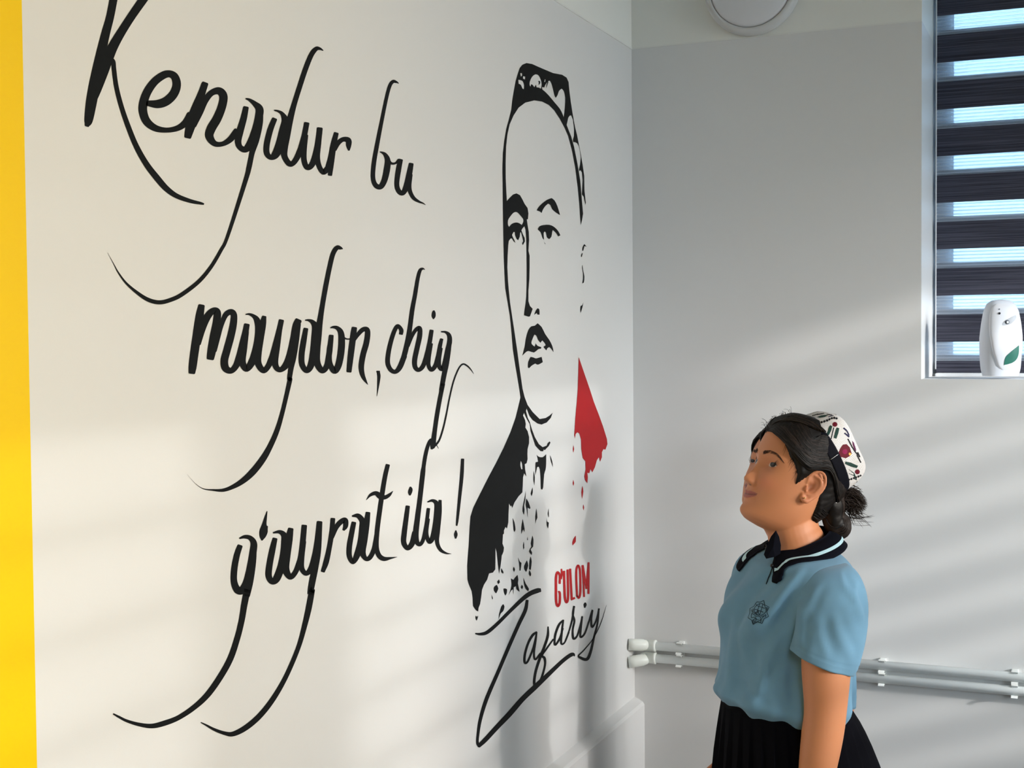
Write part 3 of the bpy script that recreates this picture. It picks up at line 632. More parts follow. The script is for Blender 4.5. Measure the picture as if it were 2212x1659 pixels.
holes.append(full(ZG, [(148,300),(165,270),(195,235),(225,230),(255,260),(278,290),(278,315),(265,340),(245,325),(215,318),(180,330),(158,355),(148,340)]))
holes.append(full(ZI, [(622,715),(635,740),(640,800),(628,800),(618,760)]))
def ppart(nm, pieces, m): V, Fc = merge(pieces); return mesh_obj(nm, [v - por.location for v in V], Fc, m, por)
ppart('face_outline', [polyfill([outer] + [smooth_loop(h, 2) for h in holes])], M_INK)
ppart('cap_edge', [polyfill([full(ZF, [(700,560),(735,610),(755,720),(775,800),(790,880),(805,950),(825,1070),(838,1160),(840,1290),(852,1400),(848,1420),(835,1350),(818,1328),(820,1290),(825,1200),(818,1130),(805,1110),(795,1120),(792,1105),(801,1060),(808,1000),(800,935),(790,895),(775,868),(755,858),(740,860),(738,840),(747,800),(748,740),(738,660),(722,618),(705,622)])])], M_INK)
ppart('cap_fleck', [rb(ZF, (515, 315, 8), (506, 340, 8), (500, 368, 3))], M_INK)
ppart('cap_fleck', [rb(ZF, (432, 310, 10), (438, 325, 12), (432, 345, 3))], M_INK)
def pf(z, pts, s=2): return polyfill([smooth_loop(full(z, pts), s)])
ppart('eyebrow', [pf(ZG, [(392,215),(410,185),(440,155),(480,125),(520,110),(545,130),(570,180),(592,255),(560,235),(525,205),(510,170),(490,158),(465,180),(445,210),(435,238),(420,225)])], M_INK)
ppart('eye', [pf(ZG, [(402,378),(415,352),(450,340),(500,338),(540,355),(575,390),(595,428),(575,438),(560,410),(530,382),(525,400),(518,440),(500,460),(480,445),(472,405),(460,395),(452,410),(455,465),(445,455),(435,425),(425,400)]), pf(ZG, [(455,483),(470,503),(462,500)], 1)], M_INK)
for q in ([(782,560),(785,530),(800,502),(818,525),(800,520),(790,560)], [(785,580),(778,612),(770,608),(778,582)], [(782,680),(790,730),(800,780),(795,830),(782,838),(788,800),(788,750),(780,700)], [(792,1000),(782,1045),(768,1090),(765,1060),(768,1030),(780,1025)]): ppart('ear_mark', [pf(ZG, q)], M_INK)
ppart('nostril', [pf(ZG, [(400,1050),(415,1060),(417,1105),(400,1105),(392,1090),(370,1108),(385,1070)])], M_INK)
ppart('lips', [pf(ZG, [(400,1178),(435,1210),(465,1270),(500,1320),(525,1370),(538,1425),(515,1395),(500,1382),(485,1390),(475,1410),(450,1380),(470,1365),(460,1345),(440,1325),(425,1345),(405,1320),(390,1285),(373,1275),(350,1330),(350,1355),(375,1378),(385,1350),(400,1370),(432,1382),(430,1395),(405,1400),(370,1428),(325,1415),(300,1425),(270,1455),(290,1380),(300,1310),(320,1240),(345,1205),(375,1200)]),
 pf(ZG, [(318,1555),(320,1510),(340,1465),(365,1470),(385,1478),(410,1472),(435,1465),(445,1510),(420,1525),(400,1532),(380,1522),(350,1540),(328,1562)])], M_INK)
fl = [pf(ZI, q) for q in ([(780,655),(800,675),(840,680),(875,650),(875,740),(870,800),(855,850),(845,980),(835,1005),(822,990),(820,900),(812,800),(800,775),(785,780),(768,860),(768,780),(770,730),(795,725),(790,690)], [(752,815),(762,880),(758,960),(748,900)], [(740,980),(742,1030),(730,1068),(722,1040)], [(915,660),(935,720),(942,780),(920,710)], [(672,1012),(668,1100),(655,1160),(660,1200),(655,1255),(640,1215),(645,1160),(660,1090)], [(678,1090),(700,1130),(718,1185),(710,1195),(690,1180),(692,1285),(682,1200),(672,1150)], [(778,1190),(788,1280),(775,1310),(770,1345),(768,1270)], [(900,1190),(903,1280),(892,1250)], [(880,1285),(885,1320),(902,1330),(895,1390),(882,1360)], [(542,1285),(560,1330),(570,1400),(560,1425),(550,1400)], [(642,1295),(660,1390),(658,1425),(648,1400),(640,1410),(628,1445),(628,1380)], [(690,1475),(694,1505),(686,1505)], [(652,1520),(656,1560),(650,1600),(645,1560)], [(738,1460),(748,1500),(745,1570),(735,1580),(720,1600),(735,1630),(728,1655),(715,1615),(715,1595),(730,1575),(722,1540)])]
fl += [pf(ZH, q) for q in ([(465,85),(480,120),(492,130),(485,190),(478,190),(475,140)], [(535,110),(545,150),(530,200),(515,180),(515,150)], [(565,80),(572,120),(565,185),(552,180),(556,110)], [(555,185),(568,215),(562,235),(550,215)], [(432,160),(442,180),(435,200),(427,180)], [(335,170),(352,200),(350,213),(335,200)], [(318,258),(325,280),(312,295),(303,275)], [(300,300),(312,330),(295,368),(278,345),(280,315)], [(352,330),(365,328),(380,335),(378,365),(366,385),(355,355)], [(258,375),(270,405),(265,415)], [(410,250),(430,262),(445,240),(462,222),(468,260),(465,290),(478,355),(455,335),(450,310),(432,320),(430,378),(425,335),(412,345),(392,382),(410,330),(415,290)], [(495,300),(505,315),(498,335),(488,320)], [(508,245),(525,290),(550,330),(545,350),(525,330),(512,290)], [(350,450),(360,470),(350,505),(330,525),(315,570),(318,530),(335,470)], [(135,540),(145,550),(155,540),(150,565),(143,580),(135,560)], [(580,-5),(572,10),(560,40),(575,65),(566,62),(552,38),(568,5)], [(505,0),(515,5),(510,25)])]
V, Fc = merge(fl); o = mesh_obj('paint_flecks', [v - por.location for v in V], Fc, M_INK, por); o['kind'] = 'stuff'
red = [full(ZG, [(752,1468)])[0]] + full(ZI, [(1308,0),(1350,130),(1400,260),(1440,370),(1480,500),(1485,550),(1465,605),(1445,600),(1430,630),(1430,680),(1412,725),(1400,680),(1380,710),(1360,780),(1335,830),(1315,800),(1305,840),(1285,835),(1290,880),(1285,940),(1262,910),(1255,870),(1268,800),(1265,720),(1240,690),(1225,600),(1222,500),(1205,445),(1185,432),(1168,450),(1162,495),(1155,460),(1165,300),(1180,130),(1190,0)])
tag(ppart('collar_point', [polyfill([red])], M_RED), 'red ragged collar point')
V, Fc = merge([pf(ZI, q) for q in ([(1148,560),(1153,600),(1146,635),(1141,600)], [(1145,905),(1153,940),(1146,965),(1139,940)], [(1235,965),(1245,1020),(1233,1095),(1225,1030)], [(1246,1150),(1253,1180),(1248,1210),(1241,1180)], [(1170,1460),(1170,1520),(1150,1545),(1138,1560),(1135,1530),(1148,1490)])])
o = mesh_obj('red_flecks', [v - por.location for v in V], Fc, M_RED, por); o['kind'] = 'stuff'; o['label'] = 'small red paint flecks'

# signature under the portrait
p = on_left(1236, 1262); rw = thing('painted_word', (0, p.y, p.z), 'small red block capitals below the portrait', 'lettering')
build_letters(rw, [
 ('letter', [rb(ZH, (790, 290, 17), (790, 225, 18), (773, 203, 18), (762, 240, 20), (761, 330, 20), (763, 430, 20), (775, 466, 18), (790, 440, 19), (791, 365, 18), (780, 352, 12))]),
 ('apostrophe', [rb(ZH, (804, 178, 12), (807, 212, 16), (805, 258, 5))]),
 ('letter', [rb(ZH, (824, 195, 18), (827, 310, 19), (831, 400, 19), (842, 437, 17), (855, 410, 18), (855, 300, 18), (852, 185, 18))]),
 ('letter', [rb(ZH, (872, 178, 17), (878, 300, 18), (884, 410, 18)), rb(ZH, (880, 414, 17), (906, 403, 17))]),
 ('letter', [rb(ZH, (926, 390, 16), (921, 290, 17), (920, 190, 17), (932, 150, 16), (947, 180, 17), (952, 280, 17), (950, 370, 17), (940, 402, 16), (927, 390, 14))]),
 ('letter', [rb(ZH, (967, 150, 15), (975, 270, 15), (980, 392, 15)), rb(ZH, (970, 150, 16), (985, 240, 14), (998, 330, 14)), rb(ZH, (997, 330, 14), (1005, 230, 14), (1014, 130, 14)), rb(ZH, (1015, 128, 16), (1015, 250, 17), (1014, 368, 17))])], M_RED)
p = on_left(1160, 1440); sg = thing('painted_signature', (0, p.y, p.z), 'long black handwritten name under the red capitals, with a huge slanting initial', 'lettering')
build_letters(sg, [
 ('letter', [rb(ZH, (132, 680, 10), (175, 684, 22), (225, 670, 28), (300, 608, 27), (400, 508, 27), (500, 412, 32), (560, 368, 36), (615, 346, 38), (638, 342, 30)),
             rb(ZH, (537, 422, 22), (522, 500, 28), (470, 610, 28), (395, 780, 28), (310, 980, 28), (220, 1190, 30), (172, 1350, 26), (153, 1470, 22), (150, 1530, 22), (165, 1552, 34)),
             rb(ZH, (160, 1555, 30), (210, 1508, 36), (300, 1410, 38), (400, 1305, 42), (500, 1190, 40), (600, 1095, 40), (700, 1000, 34), (800, 905, 30), (860, 857, 30), (893, 842, 28), (907, 856, 8))]),
 ('letter', [rb(ZH, (610, 668, 14), (578, 695, 20), (545, 755, 18), (520, 840, 18), (518, 905, 18), (542, 895, 16), (582, 800, 15), (605, 710, 14)), rb(ZH, (610, 670, 14), (602, 740, 16), (590, 830, 16), (600, 882, 15), (640, 835, 14))]),
 ('letter', [rb(ZH, (700, 625, 10), (697, 700, 20), (668, 790, 20), (640, 860, 22), (605, 970, 20), (592, 1060, 20), (608, 1088, 20), (645, 1035, 18), (675, 930, 16), (672, 872, 20), (652, 850, 18), (690, 795, 14), (740, 725, 12))]),
 ('letter', [rb(ZH, (815, 578, 12), (785, 612, 18), (756, 690, 18), (753, 768, 16), (790, 720, 16), (815, 640, 14)), rb(ZH, (818, 575, 14), (808, 660, 16), (802, 755, 16), (830, 748, 12), (862, 670, 12))]),
 ('letter', [rb(ZH, (830, 748, 10), (865, 655, 12), (890, 560, 15), (902, 467, 14)), rb(ZH, (902, 470, 16), (893, 530, 15), (905, 580, 16), (892, 650, 15), (897, 718, 18), (926, 698, 14), (950, 620, 13))]),
 ('letter', [rb(ZH, (926, 698, 10), (950, 620, 13), (966, 548, 13)), rb(ZH, (965, 550, 15), (955, 640, 16), (952, 706, 17), (986, 678, 14), (1020, 580, 13)), rb(ZH, (990, 438, 10), (988, 455, 24), (986, 480, 8))]),
 ('letter', [rb(ZH, (986, 678, 10), (1020, 580, 13), (1044, 497, 12)), rb(ZH, (1045, 500, 15), (1036, 570, 16), (1042, 628, 17), (1066, 598, 13), (1086, 540, 13), (1096, 487, 14)),
             rb(ZH, (1096, 487, 12), (1085, 600, 14), (1060, 700, 15), (1032, 820, 20), (1002, 880, 24), (952, 868, 20), (938, 850, 12), (980, 808, 9), (1050, 720, 7), (1110, 600, 6), (1155, 457, 1.5))])], M_INK)

# ---------------------------------------------------------------- people
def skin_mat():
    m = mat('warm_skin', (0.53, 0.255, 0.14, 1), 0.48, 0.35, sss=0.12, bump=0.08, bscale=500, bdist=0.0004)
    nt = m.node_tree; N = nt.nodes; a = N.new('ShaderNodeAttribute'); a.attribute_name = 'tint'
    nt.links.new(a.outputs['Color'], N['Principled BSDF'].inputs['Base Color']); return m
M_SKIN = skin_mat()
SKIN = np.array([0.56, 0.228, 0.108])
M_HAIR = mat('black_hair', (0.0065, 0.0048, 0.0042, 1), 0.5, 0.22, bump=0.2, bscale=60, stretch=(1, 1, 8))
M_HAIR2 = mat('lit_brown_hair', (0.020, 0.012, 0.009, 1), 0.5, 0.3)  # brown sheen and lit ends of black hair put into the colour
M_BROW = mat('dark_brow_hair', (0.07, 0.036, 0.024, 1), 0.7, 0.2)
M_SCL = mat('eye_white', (0.50, 0.45, 0.42, 1), 0.3, 0.3)
M_IRIS = mat('dark_brown_iris', (0.014, 0.007, 0.005, 1), 0.25, 0.25)
M_PUP = mat('pupil', (0.003, 0.003, 0.003, 1), 0.05, 0.6)
M_LASH = mat('eyelash', (0.01, 0.007, 0.006, 1), 0.6, 0.2)
M_GOLD = mat('gold_stud', (0.85, 0.62, 0.25, 1), 0.2, 0.5, metal=1.0)
def cloth(name, col, var=0.05):
    m = mat(name, col, 0.85, 0.2, bump=0.25, bscale=900, var=var, vscale=45, sheen=0.15, bdist=0.0004); return m
M_SHIRT = cloth('light_blue_pique', (0.135, 0.275, 0.40, 1), 0.07)
M_NAVY = mat('black_navy_rib', (0.0035, 0.0040, 0.008, 1), 0.9, 0.08, bump=0.25, bscale=900)
M_STRIPE = cloth('pale_blue_stripe', (0.45, 0.66, 0.74, 1))
M_SKIRT = mat('black_skirt_cloth', (0.0022, 0.0022, 0.004, 1), 0.9, 0.06)
M_THREAD = mat('navy_thread', (0.008, 0.02, 0.035, 1), 0.7, 0.2)
M_VELVET = mat('black_velvet_band', (0.004, 0.004, 0.008, 1), 0.8, 0.12, bump=0.3, bscale=300)

def catm(xs, ys):
    """smooth 1D interpolation through the knots"""
    xs = np.array(xs, float); ys = np.array(ys, float); o = np.argsort(xs); xs = xs[o]; ys = ys[o]
    m = np.gradient(ys, xs)
    def f(x):
        x = np.clip(x, xs[0], xs[-1]); i = int(np.clip(np.searchsorted(xs, x) - 1, 0, len(xs) - 2))
        h = xs[i + 1] - xs[i]; t = (x - xs[i]) / h
        return (2*t**3 - 3*t**2 + 1) * ys[i] + (t**3 - 2*t**2 + t) * h * m[i] + (-2*t**3 + 3*t**2) * ys[i+1] + (t**3 - t**2) * h * m[i+1]
    return f
_U = [126, 122, 112, 95, 75, 55, 38, 25, 10, -5, -20, -35, -50, -65, -78, -88, -96, -102, -105]
_Fr = catm(_U, [12, 42, 66, 85, 94, 97, 97, 95.5, 90, 88, 87.5, 87.5, 87.5, 86, 86, 85, 79, 63, 38])
_Bk = catm(_U, [-12, -42, -64, -78, -85, -88, -89, -89, -87, -84, -78, -68, -58, -48, -40, -34, -28, -20, -12])
_Wd = catm(_U, [10, 34, 52, 64, 70, 73, 74, 74, 73, 71.5, 69.5, 67, 63.5, 58, 51, 44, 35, 24, 12])
_E2 = catm([126, 60, 20, -20, -60, -90, -105], [1.0, .86, .80, .82, .90, 1.0, 1.0])
_No = catm([30, 18, 8, 0, -10, -18, -24, -28, -32, -36, -40, -43], [0, 2.5, 5, 8, 12, 16.5, 20.5, 21.5, 19, 11, 3, 0])
_Ns = catm([30, 8, -8, -20, -30, -42], [9, 7, 7.6, 10, 11.5, 10])
ROWS = {}
def g2(x, s): return math.exp(-(x / s) ** 2)
def head_pt(a, u):
    W_, Fq, Bq, e2 = _Wd(u), _Fr(u), _Bk(u), _E2(u)
    s, c = math.sin(a), math.cos(a); f0 = -4.0
    l = W_ * math.copysign(abs(s) ** 0.93, s)
    f = f0 + (Fq - f0) * abs(c) ** e2 if c >= 0 else f0 - (f0 - Bq) * abs(c) ** 0.93
    if c > 0:
        al = abs(l); w = min(1.0, c * 3)
        d = _No(u) * g2(l, _Ns(u)) if -42 < u < 30 else 0.0
        d += 9.0 * g2(al - 11.5, 4.5) * g2(u + 32, 5.5)                     # alae
        d -= 5.0 * g2(al - 18.0, 3.8) * g2(u + 33, 6)                       # crease beside the nose
        d -= 9.5 * g2(al - 29, 14) * g2(u - 11, 10.5)                       # sockets
        d -= 3.0 * g2(al - 17, 6) * g2(u - 10, 8)
        d += 2.2 * g2(al - 30, 20) * g2(u - 29, 7)                          # brow
        d += 4.0 * g2(al - 38, 17) * g2(u + 24, 17)                         # cheek
        lw = max(0.0, 1 - (al / 27.0) ** 2) ** 0.6; ul = u - 0.008 * al * al
        d += lw * (4.4 * g2(ul + 51.5, 4.2) * (1 - 0.25 * g2(l, 3)) + 4.6 * g2(ul + 61.5, 4.6)) 
        d -= lw * 3.6 * g2(ul + 56.2, 1.5)
        d -= 2.6 * g2(al - 26, 4) * g2(u + 56, 5)                           # corners
        d += 2.0 * g2(al - 31, 5) * g2(u + 55, 8)
        d -= 1.2 * g2(l, 3.0) * g2(u + 44, 4)                               # philtrum
        d -= 3.0 * g2(l, 18) * g2(u + 71, 4.5)
        d += 4.0 * g2(l, 17) * g2(u + 86, 10)                               # chin
        f += d * w
    return np.array([f, l, u])
def head_mesh(nu=120, na=128):
    V = []; Fc = []
    us = []
    for i in range(nu + 1):
        t = i / nu; us.append(125.9 - (125.9 + 104.9) * (t + 0.035 * math.sin(2 * math.pi * t) * -1))
    for u in us:
        for k in range(na):
            a = 2 * math.pi * k / na; a = a + 0.35 * -math.sin(a)             # denser at the front
            V.append(head_pt(a, u))
    for i in range(nu):
        for k in range(na):
            a, b = i * na + k, i * na + (k + 1) % na; Fc.append((a, b, b + na, a + na))
    Fc.append(tuple(reversed(range(na)))); Fc.append(tuple(range(nu * na, nu * na + na)))
    return V, Fc
HEADV, HEADF = head_mesh()
def ellipsoid(c, r, n=14, m=20):
    V = []; Fc = []
    for i in range(n + 1):
        p = math.pi * i / n
        for k in range(m):
            q = 2 * math.pi * k / m
            V.append((c[0] + r[0] * math.sin(p) * math.cos(q), c[1] + r[1] * math.sin(p) * math.sin(q), c[2] + r[2] * math.cos(p)))
    for i in range(n):
        for k in range(m): a, b = i * m + k, i * m + (k + 1) % m; Fc.append((a, b, b + m, a + m))
    return V, Fc
def limb(points, radii, n=20, sub=6):
    """closed tapered limb with rounded ends"""
    pts = [np.array(list(p) + [r], float) for p, r in zip(points, radii)]
    S = catmull([tuple(p) for p in pts], 6)
    P = [Vector(s[:3]) for s in S]; R = [s[3] for s in S]
    t0 = (P[0] - P[1]).normalized(); t1 = (P[-1] - P[-2]).normalized(); r0, r1 = R[0], R[-1]
    pre = [(P[0] + t0 * r0 * q, r0 * math.sqrt(1 - q * q)) for q in (0.97, 0.85, 0.6, 0.3)]
    post = [(P[-1] + t1 * r1 * q, r1 * math.sqrt(1 - q * q)) for q in (0.3, 0.6, 0.85, 0.97)]
    P = [p for p, _ in pre] + P + [p for p, _ in post]; R = [r for _, r in pre] + R + [r for _, r in post]
    return tube(P, R, n)
def remesh(parts, voxel, smooth_it=2):
    V, Fc = merge(parts)
    me = bpy.data.meshes.new('tmp'); me.from_pydata([tuple(v) for v in V], [], Fc); me.update()
    bm = bmesh.new(); bm.from_mesh(me); bmesh.ops.recalc_face_normals(bm, faces=bm.faces); bm.to_mesh(me); bm.free()
    o = bpy.data.objects.new('tmp', me); COL.objects.link(o)
    md = o.modifiers.new('r', 'REMESH'); md.mode = 'VOXEL'; md.voxel_size = voxel; md.adaptivity = 0
    if smooth_it:
        ms = o.modifiers.new('s', 'SMOOTH'); ms.factor = 0.5; ms.iterations = smooth_it
    dg = bpy.context.evaluated_depsgraph_get(); out = bpy.data.meshes.new_from_object(o.evaluated_get(dg))
    bpy.data.objects.remove(o); bpy.data.meshes.remove(me)
    return out

def make_person(cfg):
    D = cfg['depth']; sc = D / F                       # metres per pixel at the body axis
    def P(px, py, off=0.0): return at_depth(px, py, D + off)
    a0 = P(cfg['cx'], 1300); aw = Vector((a0.x - CAM.x, a0.y - CAM.y, 0)).normalized()
    rt = Vector((aw.y, -aw.x, 0)); up = Vector((0, 0, 1)); iml, tc = -rt, -aw
    def frame(yaw, pitch=0.0, roll=0.0):
        y, p = math.radians(yaw), math.radians(pitch)
        fh = iml * math.cos(y) + tc * math.sin(y); l = tc * math.cos(y) - iml * math.sin(y)
        f = fh * math.cos(p) + up * math.sin(p); u = up * math.cos(p) - fh * math.sin(p)
        r = math.radians(roll)
        l2 = l * math.cos(r) + u * math.sin(r); u2 = u * math.cos(r) - l * math.sin(r)
        return f, l2, u2
    hf, hl, hu = frame(cfg['hyaw'], cfg['hpitch'], cfg.get('hroll', 0))
    hs = cfg.get('hscale', 1.0) * 0.001
    # head origin: mid point of the ear axis
    HO = P(*cfg['ear']) - hl * (70 * hs) 
    def Hd(p): return HO + (hf * (float(p[0]) * 0.935) + hl * float(p[1]) + hu * float(p[2])) * hs
    bf, bl, bu = frame(cfg['byaw'])
    foot = P(cfg['cx'], 1300); root_loc = Vector((foot.x, foot.y, 0))
    root = thing('person', root_loc, cfg['label'], 'person', 'two girls looking at the wall')
    R0 = root_loc
    def put(name, V, Fc, m, parent=root, smooth=True): return mesh_obj(name, [Vector(v) - R0 for v in V], Fc, m, parent, smooth)

    # ---- body, one continuous surface
    parts = [([Hd(v) for v in HEADV], HEADF)]
    for sd in (1, -1):                                  # lid bulges and ears
        V, Fc = ellipsoid((67.4, 32.5 * sd, 13), (13.4, 17.4, 13.0), 16, 24); parts.append(([Hd(v) for v in V], Fc))
        hx = [(11, 4, 72), (12, 17, 74), (6, 28, 77), (-4, 33, 82), (-14, 28, 86), (-20, 14, 87), (-19, -1, 85), (-13, -13, 82), (-6, -22, 79), (0, -28, 77), (8, -26, 75), (11, -18, 72)]
        rr = [2.4, 2.8, 3.0, 3.1, 3.1, 3.0, 3.0, 3.2, 4.4, 5.6, 5.0, 3.2]
        V, Fc = limb([(a, b2 * sd, c) for a, c, b2 in [(q[0], q[1], q[2]) for q in hx]], rr, 12); parts.append(([Hd(v) for v in V], Fc))
        an = [(2, 22, 78), (-8, 20, 83), (-14, 8, 84), (-11, -5, 82), (-4, -14, 79), (5, -15, 76)]
        V, Fc = limb([(a, b2 * sd, c) for a, c, b2 in an], [2.4, 2.8, 3.2, 3.2, 3.0, 2.5], 10); parts.append(([Hd(v) for v in V], Fc))
        # thin back plate of the ear
        pl = [(4, 14), (-6, 20), (-14, 12), (-14, -2), (-7, -14), (2, -19)]
        for (a, c) in pl:
            V, Fc = ellipsoid((a, (75 + (-a) * 0.30) * sd, c), (8, 2.2, 9), 8, 12); parts.append(([Hd(v) for v in V], Fc))
        V, Fc = ellipsoid((9.5, 75 * sd, -5), (3.0, 3.6, 5.5), 8, 10); parts.append(([Hd(v) for v in V], Fc))
        V, Fc = limb([(-8, 70 * sd, 18), (-13, 73 * sd, 2), (-5, 71 * sd, -12)], [9, 9, 8], 10); parts.append(([Hd(v) for v in V], Fc))
    nb = P(*cfg['neck'])
    nt_ = Hd((-22, 0, -15))
    mid = (Hd((-22, 0, -62)) + nb) / 2 + bf * 0.002
    parts.append(limb([nt_, Hd((-20, 0, -55)), mid, nb, nb - up * 0.05], [0.048, 0.051, 0.0505, 0.057, 0.07], 32))
    V, Fc = limb([Hd((30, 0, -80)), Hd((5, 0, -78)), Hd((-10, 0, -60))], [.020, .036, .042], 20); parts.append((V, Fc))
    # torso under the clothes, hips, legs
    prof = cfg['torso']            # (py, cxpx, a, b) centre line and half sizes of the shirt
    def sl(py, cx, a, b, ang, k=1.0, off=0.0):
        c = P(cx, py, off); s_, c_ = math.sin(ang), math.cos(ang); e = 0.88
        return c + bl * (a * k * math.copysign(abs(s_) ** e, s_)) + bf * (b * k * math.copysign(abs(c_) ** e, c_))
    V = []; Fc = []; n = 40
    tp = [q for q in prof if q[0] >= 1220]
    for q in tp:
        for k in range(n): V.append(sl(q[0], q[1], q[2], q[3], 2 * math.pi * k / n, 0.88))
    for i in range(len(tp) - 1):
        for k in range(n): a, b = i * n + k, i * n + (k + 1) % n; Fc.append((a, b, b + n, a + n))
    Fc.append(tuple(reversed(range(n)))); Fc.append(tuple(range((len(tp) - 1) * n, len(tp) * n))); parts.append((V, Fc))
    hip = P(prof[-1][1] + 6, prof[-1][0]); hz = hip.z
    for sd in (1, -1):
        h0 = hip + bl * 0.068 * sd; h0.z = hz - 0.04
        kn = Vector((h0.x, h0.y, 0.44)) + bl * 0.0 + bf * 0.012; an_ = Vector((h0.x, h0.y, 0.085)) - bf * 0.005
        parts.append(limb([h0 + up * 0.06, h0 - up * 0.08, (h0 + kn) / 2, kn, (kn * 0.62 + an_ * 0.38) - bf * 0.01, an_], [0.075, 0.080, 0.066, 0.046, 0.045, 0.030], 20))
        parts.append(limb([an_ - bf * 0.025 - up * 0.055, an_ + bf * 0.03 - up * 0.055, an_ + bf * 0.11 - up * 0.066], [0.028, 0.028, 0.018], 14))
    arms = cfg['arms']
    for arm in arms:
        pts = [P(*q[:3]) for q in arm['pts']]; rr = [q[3] for q in arm['pts']]
        parts.append(limb(pts, rr, 56))
        # hand: palm, four fingers of different lengths, thumb from the side of the palm
        w = pts[-1]; d = (pts[-1] - pts[-2]).normalized(); side = bf; side = (side - d * side.dot(d)).normalized(); nrm = d.cross(side)
        palm = [w, w + d * 0.03, w + d * 0.075]
        for q in (-0.024, -0.008, 0.008, 0.024):
            parts.append(limb([w + d * 0.005 + side * q * 0.7, w + d * 0.045 + side * q, w + d * 0.078 + side * q * 1.05], [0.012, 0.0115, 0.0095], 12))
        for q, L in ((0.026, 0.062), (0.009, 0.070), (-0.008, 0.065), (-0.025, 0.050)):
            b0 = w + d * 0.075 + side * q; curl = -nrm * arm['curl']
            parts.append(limb([b0, b0 + d * L * .42 + curl * .004, b0 + d * L * .75 + curl * .012, b0 + d * L + curl * .024], [0.0090, 0.0082, 0.0076, 0.0066], 12))
        t0 = w + d * 0.02 + side * 0.026
        parts.append(limb([t0, t0 + d * 0.022 + side * 0.014, t0 + d * 0.045 + side * 0.018 - nrm * arm['curl'] * .006, t0 + d * 0.066 + side * 0.014 - nrm * arm['curl'] * .012], [0.013, 0.0115, 0.0095, 0.0078], 12))
    me = remesh(parts, cfg['voxel'], cfg['smooth'])
    me.name = 'body'
    co = np.empty(len(me.vertices) * 3); me.vertices.foreach_get('co', co); co = co.reshape(-1, 3)
    # tint in head coordinates
    rel = (co - np.array(HO)) / hs
    hf_, hl_, hu_ = np.array(hf), np.array(hl), np.array(hu)
    f_ = rel @ hf_ / 0.935; l_ = rel @ hl_; u_ = rel @ hu_; al = np.abs(l_)
    col = np.ones((len(co), 4)); col[:, :3] = SKIN
    def blend(w, c):
        w = np.clip(w, 0, 1)[:, None]; col[:, :3] = col[:, :3] * (1 - w) + np.array(c) * w
    inhead = (np.linalg.norm(rel, axis=1) < 170)
    front = inhead & (f_ > 40)
    halfh = 8.6 * np.sqrt(np.clip(1 - (al / 27.0) ** 2, 0, 1)); um = -56.3 + 0.008 * al ** 2
    # upper edge with a slight bow
    lipw = np.clip((halfh * (1 - .12 * np.exp(-(l_ / 3.5) ** 2)) - np.abs(u_ - um)) / 1.6, 0, 1) * front * (al < 27)
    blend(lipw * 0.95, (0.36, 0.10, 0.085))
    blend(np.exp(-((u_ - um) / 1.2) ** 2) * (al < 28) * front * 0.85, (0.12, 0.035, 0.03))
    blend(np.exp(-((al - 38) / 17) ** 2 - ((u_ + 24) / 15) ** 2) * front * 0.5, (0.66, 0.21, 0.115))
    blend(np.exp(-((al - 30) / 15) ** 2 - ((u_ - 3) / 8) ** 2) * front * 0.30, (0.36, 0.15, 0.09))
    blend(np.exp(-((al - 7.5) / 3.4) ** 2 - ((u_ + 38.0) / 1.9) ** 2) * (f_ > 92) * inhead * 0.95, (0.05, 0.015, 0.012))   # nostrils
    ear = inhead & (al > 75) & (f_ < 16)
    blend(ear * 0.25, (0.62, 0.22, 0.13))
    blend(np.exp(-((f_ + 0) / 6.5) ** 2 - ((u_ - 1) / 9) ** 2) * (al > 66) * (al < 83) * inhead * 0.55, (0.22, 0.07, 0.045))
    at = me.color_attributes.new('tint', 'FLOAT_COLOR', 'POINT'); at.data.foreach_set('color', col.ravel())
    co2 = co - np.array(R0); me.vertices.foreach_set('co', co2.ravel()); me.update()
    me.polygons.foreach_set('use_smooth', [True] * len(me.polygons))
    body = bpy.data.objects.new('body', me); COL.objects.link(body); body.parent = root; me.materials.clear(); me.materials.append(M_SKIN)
    # BVH of the head surface in world space
    hb = BVHTree.FromPolygons([Hd(v) for v in HEADV], HEADF)
    bb = BVHTree.FromPolygons([Vector(c) for c in co], [tuple(p.vertices) for p in me.polygons]) if cfg['main'] else hb
    hc = Hd((0, 0, 18))
    def onhead(direction, off):
        h = hb.ray_cast(hc, direction)
        if h[0] is None: return hc + direction * 0.09
        n = h[1] if h[1].dot(direction) > 0 else -h[1]
        return h[0] + (n * 0.5 + direction * 0.5).normalized() * off

    # ---- eyes
    for sd in (1, -1):
        if not cfg['main'] and sd == 2: continue
        C = np.array([67.4, 32.5 * sd, 13.0]); RS = 13.75
        def sp(az, el, r=RS):      # az toward the side, el up, in radians
            return C + np.array([r * math.cos(el) * math.cos(az) * 0.985, r * 1.30 * math.cos(el) * math.sin(az) * sd, r * math.sin(el)])
        def top(az): return 0.02 + 0.58 * max(0, 1 - ((az - 0.02) / 1.0) ** 2) ** 0.75 - 0.05 * az
        def bot(az): return 0.02 - 0.42 * max(0, 1 - ((az - 0.05) / 1.0) ** 2) ** 0.8 - 0.05 * az
        V = []; Fc = []; A, B = 18, 8
        for i in range(A + 1):
            az = -0.97 + 1.96 * i / A
            for j in range(B + 1):
                t = j / B; V.append(Hd(sp(az, bot(az) * (1 - t) + top(az) * t)))
        for i in range(A):
            for j in range(B): a = i * (B + 1) + j; Fc.append((a, a + B + 1, a + B + 2, a + 1))
        eye = put('eye', V, Fc, M_SCL)
        gz, ge = cfg.get('gaze', (-0.05, 0.08)); gz = gz * sd
